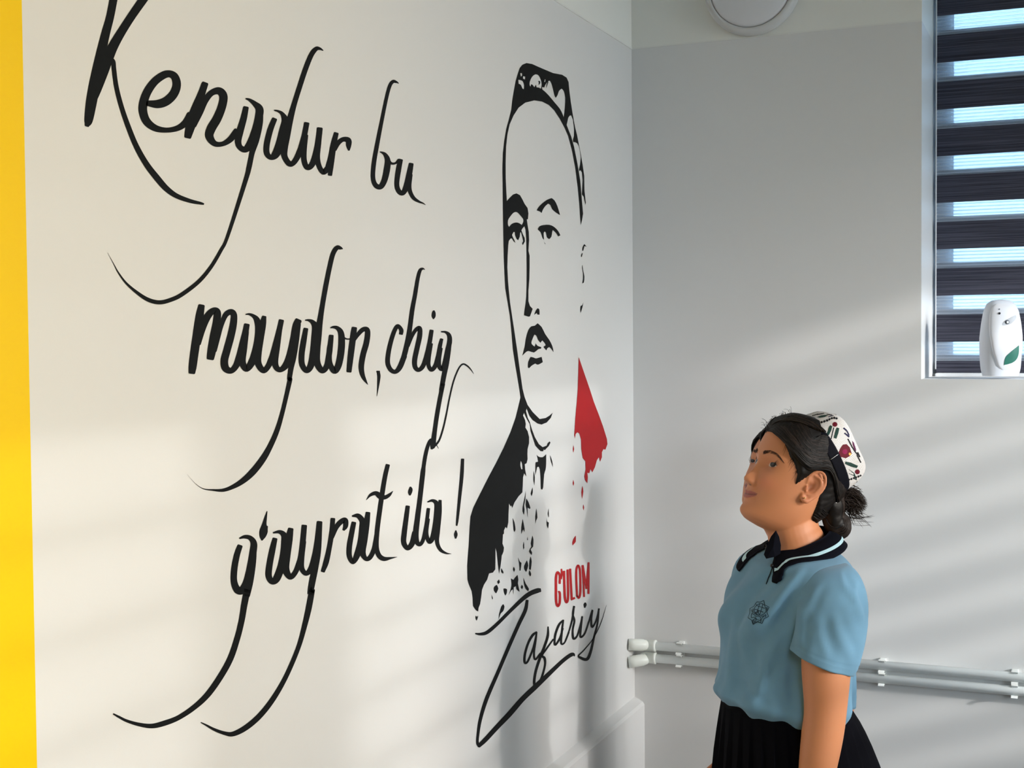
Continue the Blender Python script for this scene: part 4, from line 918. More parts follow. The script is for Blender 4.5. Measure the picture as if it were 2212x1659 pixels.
        for nm, rad, m, lift in (('iris', 0.48, M_IRIS, .25), ('pupil', 0.20, M_PUP, .38)):
            V = [Hd(sp(gz * sd, ge, RS + lift))]; Fc = []
            for ring in (0.5, 1.0):
                for k in range(24):
                    q = 2 * math.pi * k / 24; az = gz * sd + rad * ring * math.cos(q); el = ge + rad * ring * math.sin(q)
                    el = min(max(el, bot(az)), top(az)); V.append(Hd(sp(az, el, RS + lift)))
            for k in range(24):
                j = (k + 1) % 24; Fc.append((0, 1 + k, 1 + j)); Fc.append((1 + k, 25 + k, 25 + j, 1 + j))
            put(nm, V, Fc, m, eye)
        # lid rims and lashes
        for nm, fn, r, m in (('upper_lid', top, 0.95, M_SKIN), ('lower_lid', bot, 0.7, M_SKIN)):
            pts = [Hd(sp(-1.0 + 2.02 * i / 16, fn(-1.0 + 2.02 * i / 16) + (0.055 if fn is top else -0.05), RS + 0.05)) for i in range(17)]
            V, Fc = tube(pts, r * 0.001, 8); o = put(nm, V, Fc, m, eye)
            at = o.data.color_attributes.new('tint', 'FLOAT_COLOR', 'POINT'); at.data.foreach_set('color', list((0.44, 0.19, 0.11, 1)) * len(V))
        pts = [Hd(sp(-0.95 + 2.0 * i / 16, top(-0.95 + 2.0 * i / 16) + 0.0, RS + 0.55)) for i in range(17)]
        V, Fc = tube(pts, [0.00055 + 0.00065 * math.sin(math.pi * min(1, i / 14)) for i in range(17)], 6)
        rnd = random.Random(3); sets = [(V, Fc)]
        for i in range(34):
            az = -0.75 + 1.8 * i / 33; el = top(az)
            p0 = Hd(sp(az, el, RS + .4)); p1 = Hd(sp(az * 1.05, el + .10, RS + 3.0)); p2 = Hd(sp(az * 1.12, el + 0.36, RS + 5.6 + rnd.random()))
            sets.append(tube([p0, p1, p2], [0.00022, 0.00016, 0.00005], 3))
        V, Fc = merge(sets); put('eyelashes', V, Fc, M_LASH, eye)
        # eyebrow hairs laid on the skin
        sets = []
        bp = [(12, 27.5), (20, 31.0), (30, 33.5), (39, 33.5), (47, 30.0), (54, 24.5)]
        S = catmull([(a, b) for a, b in bp], 8); rnd = random.Random(11)
        for i in range(120):
            t = rnd.random(); k = min(int(t * (len(S) - 2)), len(S) - 2); b0 = S[k]; tg = S[k + 1] - S[k]; tg = tg / np.hypot(*tg)
            wd = 3.0 * (1 - t) ** 0.5 + 0.6; o_ = (rnd.random() * 2 - 1) * wd
            st = b0 + np.array([-tg[1], tg[0]]) * o_; dr = tg * 6.0 + np.array([-tg[1], tg[0]]) * (1.8 * (1 - t) - o_ * .35)
            pp = []
            for q in (0, .5, 1):
                s2 = st + dr * q; tgt = Hd((60, s2[0] * sd, s2[1])); src = Hd((140, s2[0] * sd * 1.25, s2[1]))
                h = hb.ray_cast(src, (tgt - src).normalized()); pp.append((h[0] if h[0] else tgt) - (tgt - src).normalized() * (0.0005 + .0007 * q))
            sets.append(tube(pp, [0.00030, 0.00026, 0.0001], 3))
        V, Fc = merge(sets); put('eyebrow', V, Fc, M_BROW)
    if cfg['main']:
        e = Hd((8, 82.0, -24)); V, Fc = ellipsoid((0, 0, 0), (.0018, .0018, .0018), 8, 10); tag(put('ear_stud', [e + Vector(v) for v in V], Fc, M_GOLD), 'small gold ear stud')

    # ---- hair
    hl_f = [-95, -60, -45, -35, -28, -12, 5, 18, 26, 31, 36, 48, 61, 71, 82, 95, 120]; hl_u = [-62, -62, -58, -42, -10, 34, 26, 14, 2, -6, 13, 29, 38, 52, 65, 73, 74]
    def hairline(f): return float(np.interp(f, hl_f, hl_u))
    def near_ear(p): return ((p[0] + 6) / 23.0) ** 2 + ((p[2] + 2) / 33.0) ** 2
    rnd = random.Random(cfg['seed'])
    V = []; Fc = []; idx = {}; na = 144; nu = 120
    grid = []
    for i in range(nu + 1):
        u = 125.5 - 190.0 * i / nu; row = []
        for k in range(na):
            p = head_pt(2 * math.pi * k / na, u); d = min(u - hairline(p[0]), (near_ear(p) - 1) * 14 if abs(p[1]) > 50 else 99); row.append((p, d))
        grid.append(row)
    def vid(i, k):
        k %= na
        if (i, k) not in idx:
            p, d = grid[i][k]; w = min(1, max(0, (d + 4) / 22)) ** 0.6
            c = Vector((p[0], p[1], (p[2] - 18) * 0.9)).normalized()
            n_ = 8.0 * (min(1, max(0, d / 20)) ** .55) + 0.4 * w * math.sin(p[1] * .9 + p[2] * .35) + (0 if d > 0 else max(d * .35, -4))
            if p[0] < -20: n_ += 1 * w * min(1, (-20 - p[0]) / 40)
            q = p + np.array(c) * n_; idx[(i, k)] = len(V); V.append(Hd(q))
        return idx[(i, k)]
    for i in range(nu):
        for k in range(na):
            if min(grid[i][k][1], grid[i + 1][k][1], grid[i][(k + 1) % na][1], grid[i + 1][(k + 1) % na][1]) > -14:
                Fc.append((vid(i, k), vid(i, k + 1), vid(i + 1, k + 1), vid(i + 1, k)))
    top_ = [vid(0, k) for k in range(na)]; Fc.append(tuple(reversed(top_)))
    hair = put('hair', V, Fc, M_HAIR)
    anchor = Vector((-95, 0, -12))
    bunp = Hd(anchor)
    sets = []; sets2 = []
    nst = cfg['strands']
    def surf(f0, u0, side):
        best = None; u0 = min(u0, 125); ku = int(round(u0))
        if ku not in ROWS: ROWS[ku] = [head_pt(q, ku) for q in np.linspace(0, math.pi, 49)]
        for p in ROWS[ku]:
            if best is None or abs(p[0] - f0) < best[0]: best = (abs(p[0] - f0), p)
        p = best[1].copy(); p[1] *= side; return p
    def dirof(p): return (Hd(p) - hc).normalized()
    for s in range(nst):
        side = 1 if rnd.random() < 0.72 else -1; r_ = rnd.random()
        if r_ < 0.80:        # swept from the parting over the temple and the top of the ear
            w = rnd.random()
            fs = 101 - 50 * w; us_ = np.interp(fs, [50, 75, 92, 101], [116, 104, 88, 74]) + rnd.uniform(-2, 4)
            a = surf(fs, us_, side); a[1] *= rnd.uniform(.1, 1)
            k = (1 - w) * .9 + rnd.uniform(-.08, .08); k = min(1, max(0, k))
            f1 = 62 - 30 * (1 - k); b = surf(f1 + 3, hairline(f1 + 3) + 3 + 66 * (1 - k) + rnd.uniform(0, 5), side)
            f2 = 24 - 10 * (1 - k); c = surf(f2, 24 + 64 * (1 - k) + rnd.uniform(0, 5), side)
            d = surf(-18, 38 + 52 * (1 - k) + rnd.uniform(-2, 5), side)
            e = surf(-58, 8 + 54 * (1 - k) + rnd.uniform(-6, 6), side); z_ = np.array([-92.0, rnd.uniform(-8, 8), rnd.uniform(-26, 4)])
            ctl = [a, b, c, d, e, z_]
        elif r_ < 0.93:      # nape hair drawn up behind the ear
            f0 = rnd.uniform(-62, -34); a = surf(f0, hairline(f0) + rnd.uniform(0, 20), side); z_ = np.array([-92.0, rnd.uniform(-8, 8), rnd.uniform(-34, -10)])
            ctl = [a, (a + z_) / 2, z_]
        else:
            f0 = rnd.uniform(60, 96); a = surf(f0, np.interp(f0, [60, 96], [106, 80]), side); a[1] *= rnd.uniform(0, 1); b = surf(f0 - 22, np.interp(f0, [60, 96], [112, 98]), side); c = surf(f0 - 50, 100, side); ctl = [a, b, c]
        ds = [dirof(p) for p in ctl]; S = catmull([tuple(d) for d in ds], 4 if len(ds) > 4 else 6)
        hgt = rnd.uniform(0.0070, 0.0112) - (0.003 if r_ >= .93 else 0); pts = []; rad = []; bad = False; K = len(S) - 1
        for k, q in enumerate(S):
            t = k / K; dd = Vector(q).normalized(); pt = onhead(dd, 0.0030 + (hgt + 0.0035 * t - 0.003) * min(1, t * 6) ** .7)
            rl = (np.array(pt - HO) / hs); pf_ = (rl @ np.array(hf) / 0.935, rl @ np.array(hl), rl @ np.array(hu))
            if near_ear(pf_) < 1.1 and abs(pf_[1]) > 50: bad = True
            pts.append(pt); rad.append(0.0010 * (0.35 + min(1, t * 6)) * rnd.uniform(.8, 1.1))
        if bad: continue
        (sets2 if rnd.random() < .3 else sets).append(tube(pts, rad, 4, cap=False))
    V, Fc = merge(sets); o = put('hair_strands', V, Fc, M_HAIR, hair); o['kind'] = 'stuff'
    V, Fc = merge(sets2); o = put('sheen_strands', V, Fc, M_HAIR2, hair); o['kind'] = 'stuff'  # browner strands imitate the sheen on black hair
    if cfg['main']:
        # bun, loose ponytail tuft and scrunchie
        bunc = P(1800, 1098, 0.0); s_ = []
        V, Fc = ellipsoid((0, 0, 0), (1, 1, 1), 18, 26)
        def blob(c, r, jit=.05):
            o = []
            for v in V: 
                v = Vector(v); k = 1 + jit * noise.noise(v * 3 + c * 10); o.append(c + (rt * v.x * r[0] + up * v.z * r[1] + aw * v.y * r[2]) * k)
            return o, Fc
        mass = remesh([blob(P(1797, 1088), (.026, .040, .036)), blob(P(1800, 1115), (.021, .034, .030)), blob(P(1815, 1136), (.021, .024, .026), .1), blob(P(1790, 1060), (.030, .030, .045)), blob(P(1803, 1132), (.018, .028, .026))], 0.0025, 3)
        vv = [v.co.copy() for v in mass.vertices]; ff = [tuple(p.vertices) for p in mass.polygons]; bun = put('hair_bun', vv, ff, M_HAIR)
        sets = []; mb = BVHTree.FromPolygons(vv, ff)
        for s in range(520):                                   # strands wrapped over the bun
            c = P(1802, 1105); a = rnd.uniform(0, 2 * math.pi); tilt = rnd.uniform(-.7, .7); pts = []
            for k in range(9):
                th = a + k * .17; d = (rt * math.cos(th) * .7 + up * math.sin(th) + aw * (tilt + .3 * math.sin(a * 3)) ).normalized()
                h = mb.ray_cast(c + d * .2, -d)
                if h[0]: pts.append(h[0] + d * .0006)
            if len(pts) > 3: sets.append(tube(pts, .0008, 4, cap=False))
        root_t = P(1808, 1082, 0.0)
        for s in range(620):                                   # loose tuft fanning out behind
            a = rnd.gauss(0.0, .5); tip = P(1868 + rnd.uniform(-20, 9) - abs(a) * 14, 1090 + a * 32 + rnd.uniform(-5, 5), rnd.uniform(-.028, .028))
            st = root_t + rt * rnd.uniform(-.004, .010) + up * rnd.uniform(-.022, .024) + aw * rnd.uniform(-.022, .022)
            m1 = st.lerp(tip, .5) + up * rnd.uniform(.001, .012) + rt * .004
            S = catmull([tuple(st), tuple(m1), tuple(tip)], 4); sets.append(tube([Vector(q) for q in S], [.0008] * (len(S) - 2) + [.0005, .00012], 3, cap=False))
        for s in range(26):
            tip = P(1872 + rnd.uniform(-18, 18), 1122 + rnd.uniform(-14, 20), rnd.uniform(-.02, .02)); st = P(1825, 1105 + rnd.uniform(-12, 25)); m1 = st.lerp(tip, .5) + up * rnd.uniform(-.006, .006)
            S = catmull([tuple(st), tuple(m1), tuple(tip)], 4); sets.append(tube([Vector(q) for q in S], [.0004] * (len(S) - 1) + [.0001], 3, cap=False))
        V2, F2 = merge(sets); o = put('loose_tuft', V2, F2, M_HAIR2, bun); o['kind'] = 'stuff'; o['label'] = 'loose hair ends fanning out, lit brown tone in their colour'
        V2 = []; F2 = []
        for q in ((1802, 1074), (1806, 1086), (1797, 1079)):
            e, ff2 = ellipsoid((0, 0, 0), (.0014, .0014, .0014), 6, 8); cc = P(q[0], q[1], -.042); F2.append(([cc + Vector(v) for v in e], ff2))
        V2, F2 = merge(F2); put('hair_clip', V2, F2, mat('silver_glitter', (0.9, 0.9, 0.9, 1), .15, .5, metal=1.0), bun)
        # flyaway hairs at the forehead and the nape
        sets = []
        for s in range(46):
            bx, by = rnd.uniform(1655, 1712), 0; by = 930 - (bx - 1655) * .62 + rnd.uniform(-2, 6)
            p0 = P(bx, by, rnd.uniform(-.01, .01)); p2 = P(bx - rnd.uniform(-6, 22), by - rnd.uniform(2, 22), rnd.uniform(-.01, .01)); m1 = p0.lerp(p2, .5) + up * rnd.uniform(.002, .010)
            S = catmull([tuple(p0), tuple(m1), tuple(p2)], 4); sets.append(tube([Vector(q) for q in S], [.0003] * (len(S) - 1) + [.0001], 3, cap=False))
        for s in range(14):                                    # temple wisps
            f0 = rnd.uniform(38, 80); u0 = hairline(f0) + 4; tip = np.array([f0 - rnd.uniform(-6, 9), 0, u0 - rnd.uniform(8, 26)]); pts = []
            for q in (0, .33, .66, 1):
                p = np.array([f0, 0, u0]) * (1 - q) + tip * q; src = Hd((p[0], 140, p[2])); h = hb.ray_cast(src, -hl)
                if h[0]: pts.append(h[0] + hl * (.0012 + .002 * (1 - q)))
            if len(pts) == 4: sets.append(tube(pts, [.0004, .00035, .00025, .0001], 3, cap=False))
        V2, F2 = merge(sets); o = put('flyaway_hair', V2, F2, M_HAIR, hair); o['kind'] = 'stuff'
    if cfg['main']: make_cap(root, R0, Hd, put, P, rnd, hs, (hf, hl, hu))
    make_clothes(cfg, root, R0, put, P, (iml, tc, up, rt, aw), (bf, bl, bu), sl, hz, nb)
    return root

def make_cap(root, R0, Hd, put, P, rnd, hs, fr):
    C0 = np.array([-20.5, 0, 57.0]); e1 = np.array([.79, 0, .613]); n_ = np.array([-.613, 0, .79]); ll = np.array([0, 1.0, 0])
    HB = 22.0
    prof = [(-3, 1.0), (HB, 1.0), (34, .985), (47, .965), (58, .935), (65, .895), (69, .84), (72, .73), (74.5, .58), (76, .4), (77, .2), (77.2, .03)]
    ps = np.cumsum([0] + [math.hypot(prof[i + 1][0] - prof[i][0], (prof[i + 1][1] - prof[i][1]) * 85) for i in range(len(prof) - 1)])
    def cp(phi, s, lift=0.0):       # s arc length from the rim, phi 0 = front, + = her left
        hgt = np.interp(s, ps, [p[0] for p in prof]); sc = np.interp(s, ps, [p[1] for p in prof])
        e = 0.90 - 0.06 * min(1, hgt / 40); c, q = math.cos(phi), math.sin(phi)
        k = 1 + 0.02 * math.cos(4 * phi) * -1 * min(1, hgt / 40)
        a = (84 + lift) * sc * k * math.copysign(abs(c) ** e, c); b = (86 + lift) * sc * k * math.copysign(abs(q) ** e, q)
        h2 = hgt + (lift if hgt > 67 else 0) + 2.0 * math.cos(4 * phi) * -1 * max(0, min(1, (hgt - 54) / 15)) * sc
        return Hd(C0 + e1 * a + ll * b + n_ * h2)
    na = 72
    def shell(name, s0, s1, m, k, lift=0.0, cap_top=False, inner=2.5, parent=root):
        V = []; Fc = []
        for i in range(k + 1):
            for j in range(na): V.append(cp(2 * math.pi * j / na, s0 + (s1 - s0) * i / k, lift))
        for i in range(k):
            for j in range(na): a, b = i * na + j, i * na + (j + 1) % na; Fc.append((a, b, b + na, a + na))
        if cap_top: Fc.append(tuple(range(k * na, k * na + na)))
        else:
            o = len(V)
            for i in range(k + 1):
                for j in range(na): V.append(cp(2 * math.pi * j / na, s0 + (s1 - s0) * i / k, lift - inner))
            for i in range(k):
                for j in range(na): a, b = o + i * na + j, o + i * na + (j + 1) % na; Fc.append((a, a + na, b + na, b))
            for j in range(na):
                q = (j + 1) % na; Fc.append((j, o + j, o + q, q)); a = k * na; Fc.append((a + j, a + q, o + a + q, o + a + j))
        return put(name, V, Fc, m, parent), V, Fc
    m = mat('white_cross_stitch', (0.80, 0.78, 0.76, 1), 0.8, 0.2)
    nt = m.node_tree; N = nt.nodes; Lk = nt.links; pr = N['Principled BSDF']
    at = N.new('ShaderNodeAttribute'); at.attribute_name = 'stitch'; sx = N.new('ShaderNodeSeparateXYZ'); Lk.new(at.outputs['Vector'], sx.inputs[0])
    def sinw(src, fr_):
        a = N.new('ShaderNodeMath'); a.operation = 'MULTIPLY'; Lk.new(src, a.inputs[0]); a.inputs[1].default_value = fr_
        b = N.new('ShaderNodeMath'); b.operation = 'SINE'; Lk.new(a.outputs[0], b.inputs[0]); return b.outputs[0]
    w1 = sinw(sx.outputs[0], 2 * math.pi / 2.6); w2 = sinw(sx.outputs[1], 2 * math.pi / 2.2)
    ad = N.new('ShaderNodeMath'); ad.operation = 'ADD'; Lk.new(w1, ad.inputs[0]); Lk.new(w2, ad.inputs[1])
    cr = N.new('ShaderNodeValToRGB'); mr = N.new('ShaderNodeMapRange'); mr.inputs[1].default_value = -2; mr.inputs[2].default_value = 2; Lk.new(ad.outputs[0], mr.inputs[0]); Lk.new(mr.outputs[0], cr.inputs[0])
    cr.color_ramp.elements[0].position = .12; cr.color_ramp.elements[0].color = (0.20, 0.16, 0.18, 1); cr.color_ramp.elements[1].position = .42; cr.color_ramp.elements[1].color = (0.82, 0.79, 0.77, 1)
    Lk.new(cr.outputs[0], pr.inputs['Base Color']); bp = N.new('ShaderNodeBump'); bp.inputs['Strength'].default_value = .5; bp.inputs['Distance'].default_value = .0006; Lk.new(mr.outputs[0], bp.inputs['Height']); Lk.new(bp.outputs[0], pr.inputs['Normal'])
    smax = ps[-1]
    crown, CV, CF_ = shell('cap_crown', 20.0, smax - .01, m, 34, 0, True)
    crown['label'] = 'white embroidered crown of the skullcap'
    att = crown.data.attributes.new('stitch', 'FLOAT_VECTOR', 'POINT')
    vals = []
    for i in range(35):
        s = 20.0 + (smax - .01 - 20.0) * i / 34
        for j in range(na):
            ph = 2 * math.pi * j / na; ph = ph if ph < math.pi else 2 * math.pi - ph; vals += [ph * 85, s, 0]
    att.data.foreach_set('vector', vals)
    band, BV, BF = shell('cap_band', 0, HB + .3, M_VELVET, 6, 1.2, False, 4.0); band['label'] = 'black velvet band of the skullcap'
    # embroidery: shapes seen on the near side, traced on the crown and repeated round it
    tree = BVHTree.FromPolygons(CV, CF_)
    S0 = [20.0 + (smax - .01 - 20.0) * i / 34 for i in range(35)]
    def param(px, py):
        x, y = 1560 + px / 4.88, 860 + py / 4.88; d = ray(x, y).normalized(); h = tree.ray_cast(CAM, d)
        if h[0] is None or h[2] is None: return None
        f = CF_[h[2]]
        if len(f) > 4: return None
        i = f[0] // na; j = f[0] % na; a, b, c = CV[f[0]], CV[f[1]], CV[f[3]]; q = h[0] - a
        u = q.dot(b - a) / (b - a).length_squared; v = q.dot(c - a) / (c - a).length_squared
        return 2 * math.pi * (j + u) / na, S0[i] + (S0[1] - S0[0]) * v
    mats = {k: mat(k + '_thread', c, .7, .25, bump=.3, bscale=900) for k, c in dict(green=(0.012, 0.045, 0.035, 1), crimson=(0.12, 0.003, 0.014, 1), black=(0.008, 0.008, 0.012, 1), navy=(0.012, 0.012, 0.06, 1), magenta=(0.24, 0.004, 0.06, 1), yellow=(0.75, 0.42, 0.10, 1), purple=(0.09, 0.01, 0.06, 1)).items()}
    sets = {k: [] for k in mats}
    def dia(cx, cy, r): return [(cx + r, cy), (cx, cy + r), (cx - r, cy), (cx, cy - r)]
    def circ(cx, cy, r, n=10): return [(cx + r * math.cos(2 * math.pi * k / n), cy + r * math.sin(2 * math.pi * k / n)) for k in range(n)]
    def line(x0, y0, x1, y1, w):
        d = np.array([x1 - x0, y1 - y0]); d = d / np.hypot(*d); nn = np.array([-d[1], d[0]]) * w / 2
        return [(x0 + nn[0], y0 + nn[1]), (x1 + nn[0], y1 + nn[1]), (x1 - nn[0], y1 - nn[1]), (x0 - nn[0], y0 - nn[1])]
    shapes = [('crimson', circ(1190, 278, 26)), ('green', [(1140,285),(1162,300),(1150,345),(1125,395),(1100,385),(1115,350),(1125,310)]), ('green', [(1210,310),(1235,320),(1225,370),(1205,428),(1178,420),(1190,370),(1200,330)]), ('black', line(1178, 312, 1150, 432, 9)),
        ('navy', line(1243, 452, 1202, 545, 14)), ('crimson', [(1310,485),(1345,520),(1365,580),(1345,610),(1300,630),(1245,620),(1225,590),(1245,530),(1275,490)]), ('magenta', circ(1295, 565, 28)), ('yellow', circ(1345, 588, 14, 8)),
        ('green', [(1300,665),(1360,680),(1430,712),(1418,736),(1350,718),(1295,692)]), ('green', [(1285,735),(1330,745),(1392,788),(1385,810),(1330,788),(1290,762)]), ('black', line(1270, 690, 1400, 755, 9)), ('crimson', circ(1425, 775, 26)),
        ('purple', [(1370,450),(1388,470),(1405,520),(1412,552),(1396,548),(1378,500)]), ('black', line(1325, 430, 1372, 520, 12)), ('black', line(1372, 520, 1430, 600, 12)), ('navy', line(1290, 370, 1340, 410, 14)), ('navy', line(1280, 315, 1318, 350, 14)), ('navy', line(1318, 350, 1338, 395, 12)), ('black', line(1425, 570, 1450, 620, 16)), ('black', line(1420, 600, 1462, 680, 12)),
        ('green', [(1000,200),(1040,185),(1090,180),(1120,185),(1080,200),(1030,208)]), ('black', line(945, 188, 1010, 168, 8)), ('black', line(1000, 175, 1075, 162, 8)), ('black', line(1100, 172, 1160, 180, 8)), ('navy', line(1120, 200, 1175, 185, 7))]
    for q in ((1048, 256, 15), (1078, 247, 15), (1106, 238, 15), (1132, 226, 14), (1158, 214, 14), (1184, 210, 14), (1208, 216, 13), (1336, 858, 13), (1362, 850, 13), (1388, 841, 13), (1412, 833, 13), (1436, 824, 13), (1458, 814, 12)): shapes.append(('black', dia(*q)))
    lifts = dict(green=.5, crimson=.5, black=.55, navy=.55, magenta=.8, yellow=1.0, purple=.5)
    for kname, pts in shapes:
        pr_ = [param(*p) for p in pts]
        if any(p is None for p in pr_): continue
        c = (sum(p[0] for p in pr_) / len(pr_), sum(p[1] for p in pr_) / len(pr_))
        if max(abs(p[0] - c[0]) for p in pr_) > 1.3: continue
        # densify the outline so it follows the curved crown
        pr2 = []
        for i in range(len(pr_)):
            a, b = pr_[i], pr_[(i + 1) % len(pr_)]
            for t in (0, .5): pr2.append((a[0] + (b[0] - a[0]) * t, a[1] + (b[1] - a[1]) * t))
        for rep in range(2):
            dp = rep * math.pi; n = len(pr2); V = [cp(c[0] + dp, c[1], lifts[kname] + .25)]
            for sc in (.5, 1.0): V += [cp(c[0] + (p[0] - c[0]) * sc + dp, c[1] + (p[1] - c[1]) * sc, lifts[kname]) for p in pr2]
            Fc = []
            for i in range(n): j = (i + 1) % n; Fc += [(0, 1 + i, 1 + j), (1 + i, 1 + n + i, 1 + n + j, 1 + j)]
            sets[kname].append((V, Fc))
    for kname, s in sets.items():
        if s:
            V, Fc = merge(s); o = put(kname + '_embroidery', V, Fc, mats[kname], crown, False); o['kind'] = 'stuff'
    # hair pin across the band
    a = P(1560 + 1062 / 4.88, 860 + 706 / 4.88, -.085); b = P(1560 + 1226 / 4.88, 860 + 590 / 4.88, -.085)
    t2 = BVHTree.FromPolygons(BV, BF); pts = []
    for k in range(9):
        x = 1777.6 + (1811.2 - 1777.6) * k / 8; y = 1004.7 + (980.9 - 1004.7) * k / 8; d = ray(x, y).normalized(); h = t2.ray_cast(CAM, d)
        if h[0]: pts.append(h[0] - d * .0014)
    if len(pts) > 2:
        V, Fc = tube(pts, .0007, 6); put('hair_pin', V, Fc, mat('steel_pin', (.6, .6, .62, 1), .25, .5, metal=1.0), band)

FOLDS = [((1712, 1222), (1628, 1300), 9, .0042), ((1738, 1218), (1655, 1345), 10, .0050), ((1690, 1215), (1606, 1275), 8, .0032), ((1752, 1262), (1700, 1392), 10, .0048), ((1600, 1300), (1572, 1500), 8, .0045),
  ((1708, 1345), (1640, 1450), 13, .0028), ((1580, 1470), (1640, 1524), 9, .0028), ((1660, 1440), (1632, 1515), 9, .0030), ((1700, 1440), (1694, 1520), 9, .0030), ((1740, 1285), (1728, 1330), 8, .0050), ((1600, 1340), (1622, 1470), 12, .0028)]
SFOLDS = [((1742, 1300), (1722, 1395), 9, .0045), ((1770, 1262), (1742, 1320), 9, .0035), ((1846, 1262), (1858, 1340), 8, .0040), ((1800, 1330), (1835, 1425), 12, .0030), ((1770, 1340), (1782, 1420), 11, .0026), ((1815, 1240), (1845, 1300), 8, .0035)]
def px_of(p):
    d = Vector(p) - CAM; z = d.dot(CF); return 1106 + F * d.dot(CR) / z, 829.5 - F * d.dot(CU) / z
def fold_disp(p, folds):
    x, y = px_of(p); r = 0.0
    for (x0, y0), (x1, y1), w, amp in folds:
        dx, dy = x1 - x0, y1 - y0; L = math.hypot(dx, dy); t = ((x - x0) * dx + (y - y0) * dy) / (L * L)
        if -.15 < t < 1.15:
            q = ((x - x0) * dy - (y - y0) * dx) / L + 3 * math.sin(t * 5)
            e = min(1, max(0, (t + .15) / .3)) * min(1, max(0, (1.15 - t) / .3))
            r += amp * e * (math.exp(-(q / w) ** 2) - .55 * math.exp(-((q - w * 1.5) / (w * .9)) ** 2))
    return r
def make_clothes(cfg, root, R0, put, P, dirs, bfr, sl, hz, nb):
    iml, tc, up, rt, aw = dirs; bf, bl, bu = bfr; prof = cfg['torso']
    # --- polo shirt torso
    fns = [catm([q[0] for q in prof], [q[i] for q in prof]) for i in (1, 2, 3)]
    y0, y1 = prof[0][0], prof[-1][0]; n = 140; NR = 90; V = []; Fc = []; rnd = random.Random(5)
    for i in range(NR + 1):
        py = y0 + (y1 - y0) * i / NR; cx, a, b = (f(py) for f in fns)
        for k in range(n):
            th = 2 * math.pi * k / n; p = sl(py, cx, a, b, th)
            s_, c_ = math.sin(th), math.cos(th)
            outw = (bl * s_ + bf * c_).normalized(); d = 0.0
            t = (py - 1200) / 320.0
            if 0 < t:
                # soft folds: fan from collar toward the near armpit, hanging folds, blousing above the waistband
                lat = s_ * a; hz_ = (py - 1200) / 1000.0
                d += 0.0065 * math.sin((lat * 70 + hz_ * 34)) * math.exp(-((t - .3) / .28) ** 2) * max(0, c_)
                d += 0.0045 * math.sin(th * 8 + hz_ * 12) * min(1, max(0, (t - .35) * 2.2))
                d += 0.0030 * math.sin(th * 15 + 1.7 + hz_ * 22) * min(1, max(0, (t - .7) * 3))
                d += 0.010 * math.exp(-((py - 1492) / 18.0) ** 2) * max(0.2, c_) * (1 + .4 * math.sin(th * 7))
                d += 0.012 * math.exp(-((py - 1325) / 45.0) ** 2) * (math.exp(-((lat - .055) / .045) ** 2) + math.exp(-((lat + .055) / .045) ** 2)) * max(0, c_)
            if cfg['main'] and (p - CAM).dot(outw) < 0: d += fold_disp(p, FOLDS)
            p += outw * d
            # waist edge lower at the sides
            if i == NR: p -= up * 0.0
            p -= up * (0.016 * (1 - max(0, c_)) * max(0, (t - .8) * 5))
            V.append(p)
    for i in range(NR):
        for k in range(n): a, b = i * n + k, i * n + (k + 1) % n; Fc.append((a, b, b + n, a + n))
    Fc.append(tuple(range(NR * n, NR * n + n)))
    shirt = put('polo_shirt', V, Fc, M_SHIRT); tree = BVHTree.FromPolygons([Vector(v) for v in V], Fc)
    # --- sleeves
    for arm in cfg['arms']:
        if not arm.get('sleeve'): continue
        S = catmull([tuple(list(P(*q[:3])) + [q[3], q[4]]) for q in arm['sleeve']], 8); hem = arm['hem']
        pts = [Vector(s[:3]) for s in S]; n = 72; V = []; Fc = []; N_ = len(pts)
        hv = (P(*hem[1]) - P(*hem[0])); hv.normalize(); depth_dir = -aw
        for wall in (0, 1):
            rng = range(N_) if wall == 0 else range(N_ - 1, N_ - 12, -1)
            for i in rng:
                t = i / (N_ - 1); ax = (pts[min(i + 1, N_ - 1)] - pts[max(i - 1, 0)]).normalized()
                xd = (rt - ax * rt.dot(ax)).normalized(); xd = xd.lerp(hv, max(0, t * 1.6 - .6)).normalized()
                zd = (depth_dir - xd * depth_dir.dot(xd)).normalized(); ra, rb_ = S[i][3], S[i][4]
                if wall: ra -= .0025; rb_ -= .0025
                for k in range(n):
                    th = 2 * math.pi * k / n; r = 1 + .026 * math.sin(th * 4 + t * 7) * t + .022 * math.sin(th * 7 + 2 - t * 5) * t
                    if wall == 0 and .86 < t < .885: r -= .010
                    q = pts[i] + xd * ra * r * math.cos(th) + zd * rb_ * r * math.sin(th)
                    if cfg['main'] and math.sin(th) > 0: q += (xd * math.cos(th) + zd * math.sin(th)) * fold_disp(q, SFOLDS)
                    V.append(q)
        T = len(V) // n
        for i in range(T - 1):
            for k in range(n): a, b = i * n + k, i * n + (k + 1) % n; Fc.append((a, b, b + n, a + n))
        Fc.append(tuple(reversed(range(n)))); put('sleeve', V, Fc, M_SHIRT, shirt)
    # --- collar
    cc = P(*cfg['collar']); col = []
    def ctop(th):           # th 0 = front of the body, + to her left
        c, s = math.cos(th), math.sin(th); back = (1 - c) / 2
        z = -0.016 + 0.046 * back ** 0.8
        return cc + bf * (0.060 * c + .002) + bl * (0.062 * s) + up * z
    def cout(th):
        c, s = math.cos(th), math.sin(th); back = (1 - c) / 2; tip = math.exp(-((abs(th) - .42) / .30) ** 2)
        tw = th + math.copysign(.30, th) * tip
        r = 0.033 + .004 * (1 - back) + 0.010 * tip; z = -0.016 + 0.046 * back ** .8 - (0.030 + 0.018 * tip - .004 * back)
        return cc + bf * ((0.060 + r) * math.cos(tw) + .002) + bl * ((0.062 + r * 1.15) * math.sin(tw)) + up * z
